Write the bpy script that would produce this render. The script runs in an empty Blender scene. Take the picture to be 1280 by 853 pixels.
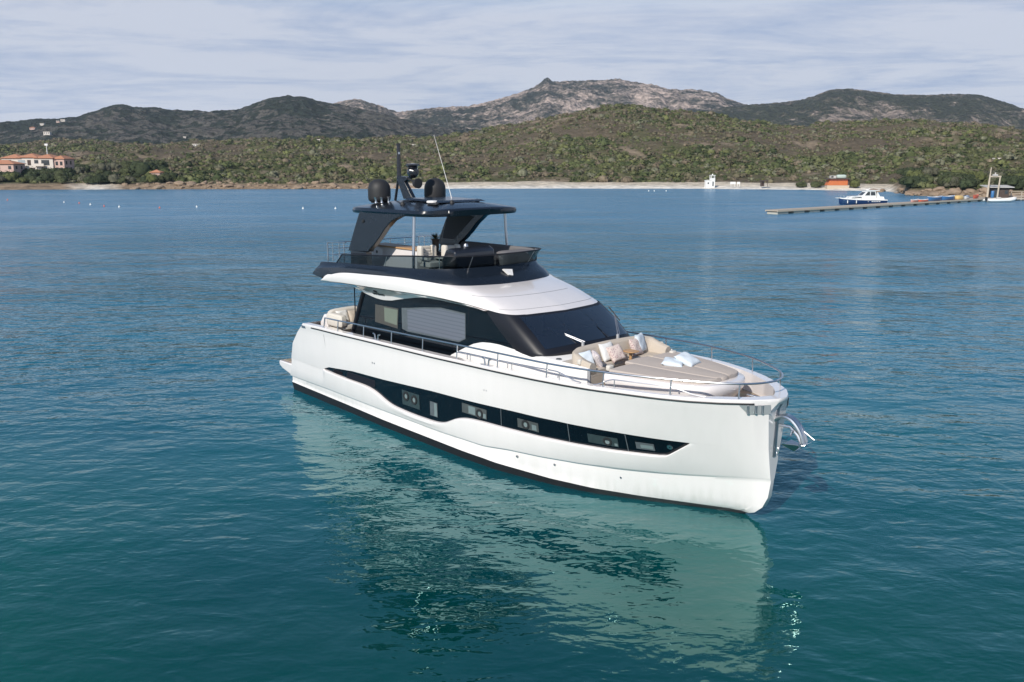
import bpy, math, random
import numpy as np
from mathutils import Vector, Matrix, noise as mnoise
R = math.radians
scene = bpy.context.scene
COL = scene.collection

# ------------------------------------------------------------------ camera
CAM_H = 9.04
cam = bpy.data.cameras.new('camera')
cam.sensor_width = 36.0
cam.lens = 36.0 * 1105.0 / 1280.0
cam.clip_start = 0.5
cam.clip_end = 20000
cam_ob = bpy.data.objects.new('camera', cam)
cam_ob.location = (0, 0, CAM_H)
cam_ob.rotation_euler = (math.pi / 2 - math.atan(224.5 / 1105.0), 0, 0)
COL.objects.link(cam_ob)
scene.camera = cam_ob

# ------------------------------------------------------------------ light
SUN_EL = R(35)
sdir = Vector((-0.50, -0.866, 0)).normalized()           # towards the sun, on the ground
SUN_DIR = Vector((sdir.x * math.cos(SUN_EL), sdir.y * math.cos(SUN_EL), math.sin(SUN_EL)))
sun = bpy.data.lights.new('sun', 'SUN')
sun.energy = 4.1
sun.angle = R(0.5)
sun.color = (1.0, 0.94, 0.85)
sun_ob = bpy.data.objects.new('sun', sun)
sun_ob.rotation_euler = (-SUN_DIR).to_track_quat('-Z', 'Y').to_euler()
sun_ob.location = (-60, -60, 80)
COL.objects.link(sun_ob)

world = bpy.data.worlds.new('World')
scene.world = world
world.use_nodes = True
wn = world.node_tree
for n in list(wn.nodes): wn.nodes.remove(n)
def N(t, kind, **kw):
    n = t.nodes.new(kind)
    for k, v in kw.items(): setattr(n, k, v)
    return n
w_out = N(wn, 'ShaderNodeOutputWorld')
w_bg = N(wn, 'ShaderNodeBackground')
w_bg.inputs['Strength'].default_value = 0.10
sky = N(wn, 'ShaderNodeTexSky', sky_type='NISHITA')
sky.sun_disc = False
sky.sun_elevation = SUN_EL
sky.sun_rotation = math.atan2(sdir.x, sdir.y)
sky.air_density = 1.0
sky.dust_density = 0.0
sky.ozone_density = 2.0
tc = N(wn, 'ShaderNodeTexCoord')
sep = N(wn, 'ShaderNodeSeparateXYZ')
wn.links.new(tc.outputs['Generated'], sep.inputs[0])
def WM(op, a, b, clamp=False):
    m = N(wn, 'ShaderNodeMath', operation=op); m.use_clamp = clamp
    for i, x in enumerate((a, b)):
        if hasattr(x, 'links'): wn.links.new(x, m.inputs[i])
        elif x is not None: m.inputs[i].default_value = x
    return m.outputs[0]
zz = WM('ADD', WM('MAXIMUM', sep.outputs['Z'], 0.0), 0.05)
cx_ = WM('DIVIDE', sep.outputs['X'], zz)
cy_ = WM('DIVIDE', sep.outputs['Y'], zz)
comb = N(wn, 'ShaderNodeCombineXYZ')
wn.links.new(cx_, comb.inputs[0]); wn.links.new(WM('MULTIPLY', cy_, 1.5), comb.inputs[1])
n1 = N(wn, 'ShaderNodeTexNoise'); n1.inputs['Scale'].default_value = 0.42; n1.inputs['Detail'].default_value = 9
n1.inputs['Roughness'].default_value = 0.66; n1.inputs['Distortion'].default_value = 0.9
wn.links.new(comb.outputs[0], n1.inputs['Vector'])
r1 = N(wn, 'ShaderNodeValToRGB')
r1.color_ramp.elements[0].position = 0.38; r1.color_ramp.elements[0].color = (0, 0, 0, 1)
r1.color_ramp.elements[1].position = 0.53; r1.color_ramp.elements[1].color = (1, 1, 1, 1)
n2 = N(wn, 'ShaderNodeTexNoise'); n2.inputs['Scale'].default_value = 2.1; n2.inputs['Detail'].default_value = 8
n2.inputs['Roughness'].default_value = 0.7; n2.inputs['Distortion'].default_value = 0.4
wn.links.new(comb.outputs[0], n2.inputs['Vector'])
wn.links.new(WM('ADD', WM('MULTIPLY', n1.outputs['Fac'], 0.72), WM('MULTIPLY', n2.outputs['Fac'], 0.28)), r1.inputs[0])
# thin cloud sheet over the blue: brighter where it is thick
mx = N(wn, 'ShaderNodeMix', data_type='RGBA')
SKY_BLUE = (3.3, 4.05, 5.7, 1)
SKY_CLOUD = (5.3, 5.65, 6.6, 1)
mx.inputs['A'].default_value = SKY_BLUE
mx.inputs['B'].default_value = SKY_CLOUD
wn.links.new(r1.outputs[0], mx.inputs['Factor'])
# cover: high at low elevations, thinner overhead (where the clear sky stays)
cov = N(wn, 'ShaderNodeMapRange')
cov.inputs['From Min'].default_value = 0.15; cov.inputs['From Max'].default_value = 0.27
cov.inputs['To Min'].default_value = 0.95; cov.inputs['To Max'].default_value = 0.0
wn.links.new(sep.outputs['Z'], cov.inputs['Value'])
mx2 = N(wn, 'ShaderNodeMix', data_type='RGBA')
wn.links.new(cov.outputs[0], mx2.inputs['Factor'])
wn.links.new(sky.outputs[0], mx2.inputs['A'])
wn.links.new(mx.outputs['Result'], mx2.inputs['B'])
wn.links.new(mx2.outputs['Result'], w_bg.inputs['Color'])
wn.links.new(w_bg.outputs[0], w_out.inputs[0])

scene.view_settings.view_transform = 'Standard'
scene.view_settings.look = 'None'
scene.view_settings.exposure = 0.22
scene.view_settings.gamma = 1.0
scene.view_settings.use_curve_mapping = False
scene.render.engine = 'CYCLES'
scene.cycles.use_denoising = True
scene.cycles.max_bounces = 8
scene.cycles.transparent_max_bounces = 12
scene.cycles.volume_bounces = 1

rng = np.random.default_rng(7)
random.seed(7)

# ------------------------------------------------------------------ materials
def srgb(r, g, b):
    f = lambda c: ((c / 255 + 0.055) / 1.055) ** 2.4 if c > 10 else c / 255 / 12.92
    return (f(r), f(g), f(b))
def mat(name, col, rough=0.5, metal=0.0, spec=0.5, coat=0.0, vary=0.06, scale=3.0, bump=0.0, bscale=40, ior=None, rvar=0.0):
    m = bpy.data.materials.new(name); m.use_nodes = True
    t = m.node_tree; b = t.nodes['Principled BSDF']
    b.inputs['Roughness'].default_value = rough
    b.inputs['Metallic'].default_value = metal
    b.inputs['Specular IOR Level'].default_value = spec
    b.inputs['Coat Weight'].default_value = coat
    b.inputs['Coat Roughness'].default_value = 0.03
    if ior: b.inputs['IOR'].default_value = ior
    tcn = N(t, 'ShaderNodeTexCoord')
    nz = N(t, 'ShaderNodeTexNoise'); nz.inputs['Scale'].default_value = scale; nz.inputs['Detail'].default_value = 5
    t.links.new(tcn.outputs['Object'], nz.inputs['Vector'])
    mxn = N(t, 'ShaderNodeMix', data_type='RGBA')
    lo = [max(0, c * (1 - vary)) for c in col]; hi = [min(1, c * (1 + vary)) for c in col]
    mxn.inputs['A'].default_value = (*lo, 1); mxn.inputs['B'].default_value = (*hi, 1)
    t.links.new(nz.outputs['Fac'], mxn.inputs['Factor'])
    t.links.new(mxn.outputs['Result'], b.inputs['Base Color'])
    if rvar:
        mr = N(t, 'ShaderNodeMapRange'); mr.inputs['To Min'].default_value = max(0, rough - rvar); mr.inputs['To Max'].default_value = rough + rvar
        t.links.new(nz.outputs['Fac'], mr.inputs['Value']); t.links.new(mr.outputs[0], b.inputs['Roughness'])
    if bump:
        nb = N(t, 'ShaderNodeTexNoise'); nb.inputs['Scale'].default_value = bscale; nb.inputs['Detail'].default_value = 4
        t.links.new(tcn.outputs['Object'], nb.inputs['Vector'])
        bp = N(t, 'ShaderNodeBump'); bp.inputs['Strength'].default_value = bump; bp.inputs['Distance'].default_value = 0.02
        t.links.new(nb.outputs['Fac'], bp.inputs['Height']); t.links.new(bp.outputs[0], b.inputs['Normal'])
    return m
M = {}
def gel_mat():
    m = mat('white_gelcoat', (0.805, 0.758, 0.742), 0.18, coat=1.0, vary=0.02, scale=0.7, rvar=0.06)
    t = m.node_tree; b = t.nodes['Principled BSDF']
    src = b.inputs['Base Color'].links[0].from_socket
    tcn = N(t, 'ShaderNodeTexCoord'); mp = N(t, 'ShaderNodeMapping'); mp.inputs['Scale'].default_value = (5.0, 5.0, 0.35)
    t.links.new(tcn.outputs['Object'], mp.inputs['Vector'])
    nz = N(t, 'ShaderNodeTexNoise'); nz.inputs['Scale'].default_value = 1.0; nz.inputs['Detail'].default_value = 4
    t.links.new(mp.outputs[0], nz.inputs['Vector'])
    # run-off streaks and a salt stain just above the waterline
    sp = N(t, 'ShaderNodeSeparateXYZ'); t.links.new(tcn.outputs['Object'], sp.inputs[0])
    low = N(t, 'ShaderNodeMapRange'); low.inputs['From Min'].default_value = 0.25; low.inputs['From Max'].default_value = 0.75
    low.inputs['To Min'].default_value = 0.5; low.inputs['To Max'].default_value = 0.08
    t.links.new(sp.outputs['Z'], low.inputs['Value'])
    st = N(t, 'ShaderNodeMapRange'); st.inputs['From Min'].default_value = 0.42; st.inputs['From Max'].default_value = 0.75
    t.links.new(nz.outputs['Fac'], st.inputs['Value'])
    mu = N(t, 'ShaderNodeMath', operation='MULTIPLY'); t.links.new(low.outputs[0], mu.inputs[0]); t.links.new(st.outputs[0], mu.inputs[1])
    mx = N(t, 'ShaderNodeMix', data_type='RGBA'); mx.inputs['B'].default_value = (0.56, 0.55, 0.50, 1)
    t.links.new(mu.outputs[0], mx.inputs['Factor']); t.links.new(src, mx.inputs['A'])
    t.links.new(mx.outputs['Result'], b.inputs['Base Color'])
    return m
M['gel'] = gel_mat()
M['gel2'] = mat('white_deck_gelcoat', (0.775, 0.752, 0.728), 0.4, vary=0.03, scale=1.5)
M['black'] = mat('black_paint', (0.012, 0.014, 0.02), 0.22, coat=0.5, vary=0.2, rvar=0.05)
M['navy'] = mat('metallic_dark_grey_paint', (0.008, 0.012, 0.019), 0.26, metal=0.0, coat=0.3, vary=0.15, rvar=0.05)
M['frame'] = mat('black_frame', (0.011, 0.012, 0.017), 0.42, spec=0.35, coat=0.0, vary=0.15)
M['glass'] = mat('dark_glass', (0.003, 0.006, 0.010), 0.03, spec=0.45, vary=0.2)
M['boot'] = mat('black_antifouling', (0.015, 0.014, 0.017), 0.5, vary=0.2)
M['steel'] = mat('polished_steel', (0.66, 0.66, 0.67), 0.28, metal=1.0, vary=0.05)
M['steeld'] = mat('brushed_steel', (0.46, 0.46, 0.48), 0.42, metal=1.0, vary=0.08)
M['steelm'] = mat('satin_steel', (0.55, 0.55, 0.56), 0.45, metal=0.55, vary=0.08)
M['fabric'] = mat('beige_fabric', (0.50, 0.435, 0.365), 0.9, spec=0.15, vary=0.06, bump=0.3, bscale=90)
M['pad'] = mat('taupe_sunpad_fabric', (0.475, 0.415, 0.37), 0.9, spec=0.15, vary=0.05, bump=0.3, bscale=60)
M['cream'] = mat('cream_leather', (0.62, 0.58, 0.52), 0.6, spec=0.3, vary=0.05, bump=0.2, bscale=30)
M['greyfab'] = mat('grey_fabric', (0.16, 0.155, 0.16), 0.9, spec=0.15, vary=0.1)
M['wood'] = mat('varnished_teak', (0.46, 0.27, 0.13), 0.45, vary=0.2, scale=14)
M['pblue'] = mat('pale_blue_cotton', (0.62, 0.68, 0.73), 0.9, spec=0.1, vary=0.06, scale=14, bump=0.3, bscale=25)
M['pwhite'] = mat('white_cotton', (0.74, 0.73, 0.71), 0.9, spec=0.1, vary=0.05, scale=9, bump=0.3, bscale=25)
M['rubber'] = mat('black_rubber', (0.02, 0.02, 0.022), 0.6, vary=0.2)
M['blind'] = mat('grey_blind', (0.30, 0.32, 0.37), 0.35, vary=0.06, scale=2)
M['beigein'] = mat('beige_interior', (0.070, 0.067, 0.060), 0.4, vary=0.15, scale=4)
M['greypane'] = mat('grey_pane', (0.10, 0.115, 0.125), 0.12, vary=0.3, scale=5)
M['lightpane'] = mat('light_pane', (0.34, 0.38, 0.40), 0.15, vary=0.2, scale=4)
M['plaster'] = mat('white_plaster', (0.66, 0.60, 0.54), 0.85, vary=0.08, scale=0.6)
M['pinkplaster'] = mat('pink_plaster', (0.60, 0.42, 0.36), 0.85, vary=0.1, scale=0.6)
M['tiles'] = mat('terracotta_tiles', (0.46, 0.21, 0.12), 0.8, vary=0.25, scale=2.5, bump=0.6, bscale=6)
M['winDark'] = mat('dark_window', (0.05, 0.055, 0.06), 0.1, vary=0.3)
M['bark'] = mat('bark', (0.11, 0.085, 0.065), 0.9, vary=0.3, bump=0.5)
M['pontoon'] = mat('weathered_planks', (0.42, 0.35, 0.285), 0.85, vary=0.25, scale=3, bump=0.5, bscale=8)
M['concrete'] = mat('pale_concrete', (0.46, 0.42, 0.36), 0.85, vary=0.2, scale=2)
M['orange'] = mat('orange_paint', (0.50, 0.14, 0.045), 0.6, vary=0.15, scale=1.5)
M['dkwood'] = mat('dark_weathered_wood', (0.075, 0.052, 0.045), 0.85, vary=0.35, scale=3)
M['hullblue'] = mat('navy_boat_paint', (0.012, 0.035, 0.11), 0.25, coat=0.4, vary=0.1)
M['white'] = mat('white_paint', (0.78, 0.77, 0.75), 0.45, vary=0.05)
M['bluepaint'] = mat('bright_blue_plastic', (0.05, 0.17, 0.38), 0.45, vary=0.12)
M['redpaint'] = mat('faded_red_plastic', (0.65, 0.14, 0.08), 0.5, vary=0.15)
M['pinkpaint'] = mat('pale_pink_plastic', (0.72, 0.42, 0.36), 0.5, vary=0.12)
M['yellow'] = mat('sand_yellow_plastic', (0.62, 0.43, 0.17), 0.5, vary=0.15)
M['palewood'] = mat('pale_timber', (0.50, 0.42, 0.33), 0.8, vary=0.15, scale=4)
M['tin'] = mat('pale_corrugated_sheet', (0.50, 0.47, 0.44), 0.6, vary=0.15, scale=2)
M['greentin'] = mat('pale_green_sheet', (0.45, 0.52, 0.47), 0.5, vary=0.1)

def teak_mat():
    m = bpy.data.materials.new('teak_deck'); m.use_nodes = True
    t = m.node_tree; b = t.nodes['Principled BSDF']; b.inputs['Roughness'].default_value = 0.75
    tcn = N(t, 'ShaderNodeTexCoord')
    w = N(t, 'ShaderNodeTexWave', wave_type='BANDS', bands_direction='Y'); w.inputs['Scale'].default_value = 5.2
    t.links.new(tcn.outputs['Object'], w.inputs['Vector'])
    r = N(t, 'ShaderNodeValToRGB')
    r.color_ramp.elements[0].position = 0.03; r.color_ramp.elements[0].color = (0.06, 0.045, 0.035, 1)
    r.color_ramp.elements[1].position = 0.14; r.color_ramp.elements[1].color = (0.47, 0.37, 0.27, 1)
    t.links.new(w.outputs['Fac'], r.inputs[0])
    nz = N(t, 'ShaderNodeTexNoise'); nz.inputs['Scale'].default_value = 3; nz.inputs['Detail'].default_value = 6
    t.links.new(tcn.outputs['Object'], nz.inputs['Vector'])
    mm = N(t, 'ShaderNodeMix', data_type='RGBA', blend_type='MULTIPLY'); mm.inputs['Factor'].default_value = 0.5
    t.links.new(r.outputs[0], mm.inputs['A']); t.links.new(nz.outputs['Color'], mm.inputs['B'])
    t.links.new(mm.outputs['Result'], b.inputs['Base Color'])
    return m
M['teak'] = teak_mat()

def stripe_mat(name, c1, c2, scale, direction='Z', rough=0.14):
    m = bpy.data.materials.new(name); m.use_nodes = True
    t = m.node_tree; b = t.nodes['Principled BSDF']; b.inputs['Roughness'].default_value = rough
    tcn = N(t, 'ShaderNodeTexCoord')
    w = N(t, 'ShaderNodeTexWave', wave_type='BANDS', bands_direction=direction); w.inputs['Scale'].default_value = scale
    w.inputs['Distortion'].default_value = 0.4
    t.links.new(tcn.outputs['Object'], w.inputs['Vector'])
    r = N(t, 'ShaderNodeValToRGB')
    r.color_ramp.elements[0].position = 0.0; r.color_ramp.elements[0].color = (*c1, 1)
    r.color_ramp.elements[1].position = 0.35; r.color_ramp.elements[1].color = (*c2, 1)
    t.links.new(w.outputs['Fac'], r.inputs[0]); t.links.new(r.outputs[0], b.inputs['Base Color'])
    return m
M['blinds'] = stripe_mat('slatted_blind', (0.105, 0.118, 0.145), (0.135, 0.15, 0.185), 2.6)

def pattern_mat(name, base, dot, scale):
    m = bpy.data.materials.new(name); m.use_nodes = True
    t = m.node_tree; b = t.nodes['Principled BSDF']; b.inputs['Roughness'].default_value = 0.9
    tcn = N(t, 'ShaderNodeTexCoord')
    v = N(t, 'ShaderNodeTexVoronoi'); v.inputs['Scale'].default_value = scale
    t.links.new(tcn.outputs['Object'], v.inputs['Vector'])
    r = N(t, 'ShaderNodeValToRGB')
    r.color_ramp.elements[0].position = 0.25; r.color_ramp.elements[0].color = (*dot, 1)
    r.color_ramp.elements[1].position = 0.45; r.color_ramp.elements[1].color = (*base, 1)
    t.links.new(v.outputs['Distance'], r.inputs[0]); t.links.new(r.outputs[0], b.inputs['Base Color'])
    return m
M['ppat'] = pattern_mat('flowered_pink_fabric', (0.62, 0.52, 0.47), (0.35, 0.22, 0.24), 22)
M['ppat2'] = pattern_mat('flowered_grey_fabric', (0.64, 0.58, 0.56), (0.30, 0.25, 0.32), 26)

def tint_glass(name, col, alpha, ior=1.5):
    m = bpy.data.materials.new(name); m.use_nodes = True
    t = m.node_tree
    for n in list(t.nodes): t.nodes.remove(n)
    o = N(t, 'ShaderNodeOutputMaterial')
    tr = N(t, 'ShaderNodeBsdfTransparent'); tr.inputs[0].default_value = (*col, 1)
    gl = N(t, 'ShaderNodeBsdfGlossy'); gl.inputs['Roughness'].default_value = 0.02
    fr = N(t, 'ShaderNodeFresnel'); fr.inputs['IOR'].default_value = ior
    mxs = N(t, 'ShaderNodeMixShader')
    t.links.new(fr.outputs[0], mxs.inputs[0]); t.links.new(tr.outputs[0], mxs.inputs[1]); t.links.new(gl.outputs[0], mxs.inputs[2])
    t.links.new(mxs.outputs[0], o.inputs[0])
    return m
M['wsglass'] = tint_glass('windscreen_glass', (0.50, 0.60, 0.70), 0.5, 3.4)
M['tint'] = tint_glass('smoked_glass', (0.22, 0.28, 0.31), 0.5)

# ------------------------------------------------------------------ mesh helpers
class MB:
    def __init__(s): s.v = []; s.f = []; s.mi = []; s.cur = 0
    def add(s, vs, fs):
        o = len(s.v); s.v += [tuple(map(float, p)) for p in vs]
        for f in fs: s.f.append(tuple(o + i for i in f)); s.mi.append(s.cur)
    def box(s, lo, hi, top=None):
        """axis box; top=(dx0,dx1,dy0,dy1) shifts the upper corners"""
        x0, y0, z0 = lo; x1, y1, z1 = hi
        a, b, c, d = top or (0, 0, 0, 0)
        s.add([(x0, y0, z0), (x1, y0, z0), (x1, y1, z0), (x0, y1, z0),
               (x0 + a, y0 + c, z1), (x1 + b, y0 + c, z1), (x1 + b, y1 + d, z1), (x0 + a, y1 + d, z1)],
              [(3, 2, 1, 0), (4, 5, 6, 7), (0, 1, 5, 4), (1, 2, 6, 5), (2, 3, 7, 6), (3, 0, 4, 7)])
    def cushion(s, c, size, e=0.28, n=10, m=14, mtx=None):
        """rounded box: superellipsoid"""
        sp = lambda w, k: math.copysign(abs(w) ** k, w)
        vs = []; fs = []
        for i in range(n + 1):
            ph = -math.pi / 2 + math.pi * i / n
            for j in range(m):
                th = 2 * math.pi * j / m + math.pi / m
                p = Vector((sp(math.cos(ph), e) * sp(math.cos(th), e) * size[0] / 2,
                            sp(math.cos(ph), e) * sp(math.sin(th), e) * size[1] / 2,
                            sp(math.sin(ph), e) * size[2] / 2))
                if mtx is not None: p = mtx @ p
                vs.append((c[0] + p.x, c[1] + p.y, c[2] + p.z))
        for i in range(n):
            for j in range(m):
                fs.append((i * m + j, i * m + (j + 1) % m, (i + 1) * m + (j + 1) % m, (i + 1) * m + j))
        s.add(vs, fs)
    def tube(s, pts, r, n=8, cap=True):
        pts = [Vector(p) for p in pts]; vs = []; fs = []
        rs = r if isinstance(r, (list, tuple)) else [r] * len(pts)
        a = None
        for i, p in enumerate(pts):
            d = (pts[min(i + 1, len(pts) - 1)] - pts[max(i - 1, 0)])
            d = d.normalized() if d.length > 1e-9 else Vector((0, 0, 1))
            if a is None: a = d.cross(Vector((0, 0, 1)) if abs(d.z) < 0.9 else Vector((1, 0, 0)))
            a = a - d * a.dot(d); a.normalize(); b = d.cross(a)
            for k in range(n):
                t = 2 * math.pi * k / n
                vs.append(p + (a * math.cos(t) + b * math.sin(t)) * rs[i])
        for i in range(len(pts) - 1):
            for k in range(n):
                fs.append((i * n + k, i * n + (k + 1) % n, (i + 1) * n + (k + 1) % n, (i + 1) * n + k))
        if cap:
            fs.append(tuple(range(n))); fs.append(tuple(range((len(pts) - 1) * n, len(pts) * n)))
        s.add(vs, fs)
    def lathe(s, prof, c, axis='z', n=20):
        vs = []; fs = []
        for (r, h) in prof:
            for k in range(n):
                t = 2 * math.pi * k / n
                a, b = r * math.cos(t), r * math.sin(t)
                p = {'z': (a, b, h), 'x': (h, a, b), 'y': (a, h, b)}[axis]
                vs.append((c[0] + p[0], c[1] + p[1], c[2] + p[2]))
        for i in range(len(prof) - 1):
            for k in range(n):
                fs.append((i * n + k, i * n + (k + 1) % n, (i + 1) * n + (k + 1) % n, (i + 1) * n + k))
        if prof[0][0] > 1e-6: fs.append(tuple(range(n)))
        if prof[-1][0] > 1e-6: fs.append(tuple(range((len(prof) - 1) * n, len(prof) * n)))
        s.add(vs, fs)
    def loft(s, rows, close=False):
        n = len(rows[0]); vs = [p for r in rows for p in r]; fs = []
        for i in range(len(rows) - 1):
            for j in range(n - (0 if close else 1)):
                k = (j + 1) % n
                fs.append((i * n + j, i * n + k, (i + 1) * n + k, (i + 1) * n + j))
        s.add(vs, fs)
    def prism(s, poly, axis, a, b):
        """poly of (p,q) extruded along axis from a to b"""
        mk = {'y': lambda p, q, t: (p, t, q), 'z': lambda p, q, t: (p, q, t), 'x': lambda p, q, t: (t, p, q)}[axis]
        n = len(poly)
        vs = [mk(p, q, a) for p, q in poly] + [mk(p, q, b) for p, q in poly]
        fs = [tuple(range(n)), tuple(range(2 * n - 1, n - 1, -1))]
        for i in range(n): fs.append((i, (i + 1) % n, n + (i + 1) % n, n + i))
        s.add(vs, fs)
    def build(s, name, mats, parent=None, smooth=35, bevel=0.0, subd=0, recalc=True):
        me = bpy.data.meshes.new(name)
        me.from_pydata(s.v, [], s.f)
        ms = mats if isinstance(mats, (list, tuple)) else [mats]
        for m in ms: me.materials.append(m)
        if len(ms) > 1: me.polygons.foreach_set('material_index', s.mi)
        if recalc:
            import bmesh
            bm = bmesh.new(); bm.from_mesh(me)
            bmesh.ops.remove_doubles(bm, verts=bm.verts, dist=1e-5)
            bmesh.ops.recalc_face_normals(bm, faces=bm.faces)
            bm.to_mesh(me); bm.free()
        if smooth is not None:
            me.polygons.foreach_set('use_smooth', [True] * len(me.polygons))
            me.set_sharp_from_angle(angle=R(smooth))
        o = bpy.data.objects.new(name, me); COL.objects.link(o)
        if parent is not None: o.parent = parent
        if bevel:
            bv = o.modifiers.new('bevel', 'BEVEL'); bv.width = bevel; bv.segments = 3; bv.limit_method = 'ANGLE'; bv.angle_limit = R(40)
        if subd:
            sd = o.modifiers.new('sub', 'SUBSURF'); sd.levels = subd; sd.render_levels = subd
        me.update()
        return o
def tag(o, label=None, cat=None, group=None, kind=None):
    if label: o['label'] = label
    if cat: o['category'] = cat
    if group: o['group'] = group
    if kind: o['kind'] = kind
    return o
def empty(name, loc=(0, 0, 0), rz=0.0, label=None, cat=None, group=None):
    o = bpy.data.objects.new(name, None); COL.objects.link(o)
    o.location = loc; o.rotation_euler = (0, 0, rz); o.empty_display_size = 0.3
    return tag(o, label, cat, group)
def copy_tree(o, parent=None):
    c = o.copy(); COL.objects.link(c)
    if parent is not None: c.parent = parent
    for ch in list(o.children): copy_tree(ch, c)
    return c
def spline(pts, n=60):
    """Catmull-Rom through the points"""
    P = [np.array(p, float) for p in pts]; P = [2 * P[0] - P[1]] + P + [2 * P[-1] - P[-2]]
    out = []; m = len(P) - 3
    for i in range(n + 1):
        t = i / n * m; k = min(int(t), m - 1); u = t - k
        a, b, c, d = P[k:k + 4]
        out.append(tuple(0.5 * ((2 * b) + (-a + c) * u + (2 * a - 5 * b + 4 * c - d) * u * u + (-a + 3 * b - 3 * c + d) * u ** 3)))
    return out
def resample(pts, n):
    P = np.array(pts, float); d = np.r_[0, np.cumsum(np.linalg.norm(np.diff(P, axis=0), axis=1))]
    t = np.linspace(0, d[-1], n)
    return [tuple(np.interp(t, d, P[:, k])[i] for k in range(P.shape[1])) for i in range(n)]

# 2-D gradient noise for the land
_perm = rng.permutation(512); _perm = np.r_[_perm, _perm, _perm]
_ang = rng.uniform(0, 2 * np.pi, 512); _gx, _gy = np.cos(_ang), np.sin(_ang)
def pnoise(x, y):
    xi = np.floor(x).astype(int); yi = np.floor(y).astype(int)
    xf = x - xi; yf = y - yi; u = xf ** 3 * (xf * (xf * 6 - 15) + 10); v = yf ** 3 * (yf * (yf * 6 - 15) + 10)
    def g(ix, iy, dx, dy):
        h = _perm[_perm[ix & 511] + (iy & 511)] & 511
        return _gx[h] * dx + _gy[h] * dy
    a = g(xi, yi, xf, yf); b = g(xi + 1, yi, xf - 1, yf); c = g(xi, yi + 1, xf, yf - 1); d = g(xi + 1, yi + 1, xf - 1, yf - 1)
    return (a + u * (b - a)) + v * ((c + u * (d - c)) - (a + u * (b - a)))
def fbm(x, y, o=5, gain=0.5):
    s = 0; a = 1
    for i in range(o):
        s = s + a * pnoise(x * 2 ** i + 17.3 * i, y * 2 ** i - 9.1 * i); a *= gain
    return s
def ridged(x, y, o=6, gain=0.55):
    s = 0; a = 1
    for i in range(o):
        s = s + a * (1 - 2 * np.abs(pnoise(x * 2 ** i + 31.7 * i, y * 2 ** i + 5.3 * i))); a *= gain
    return s

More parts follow.
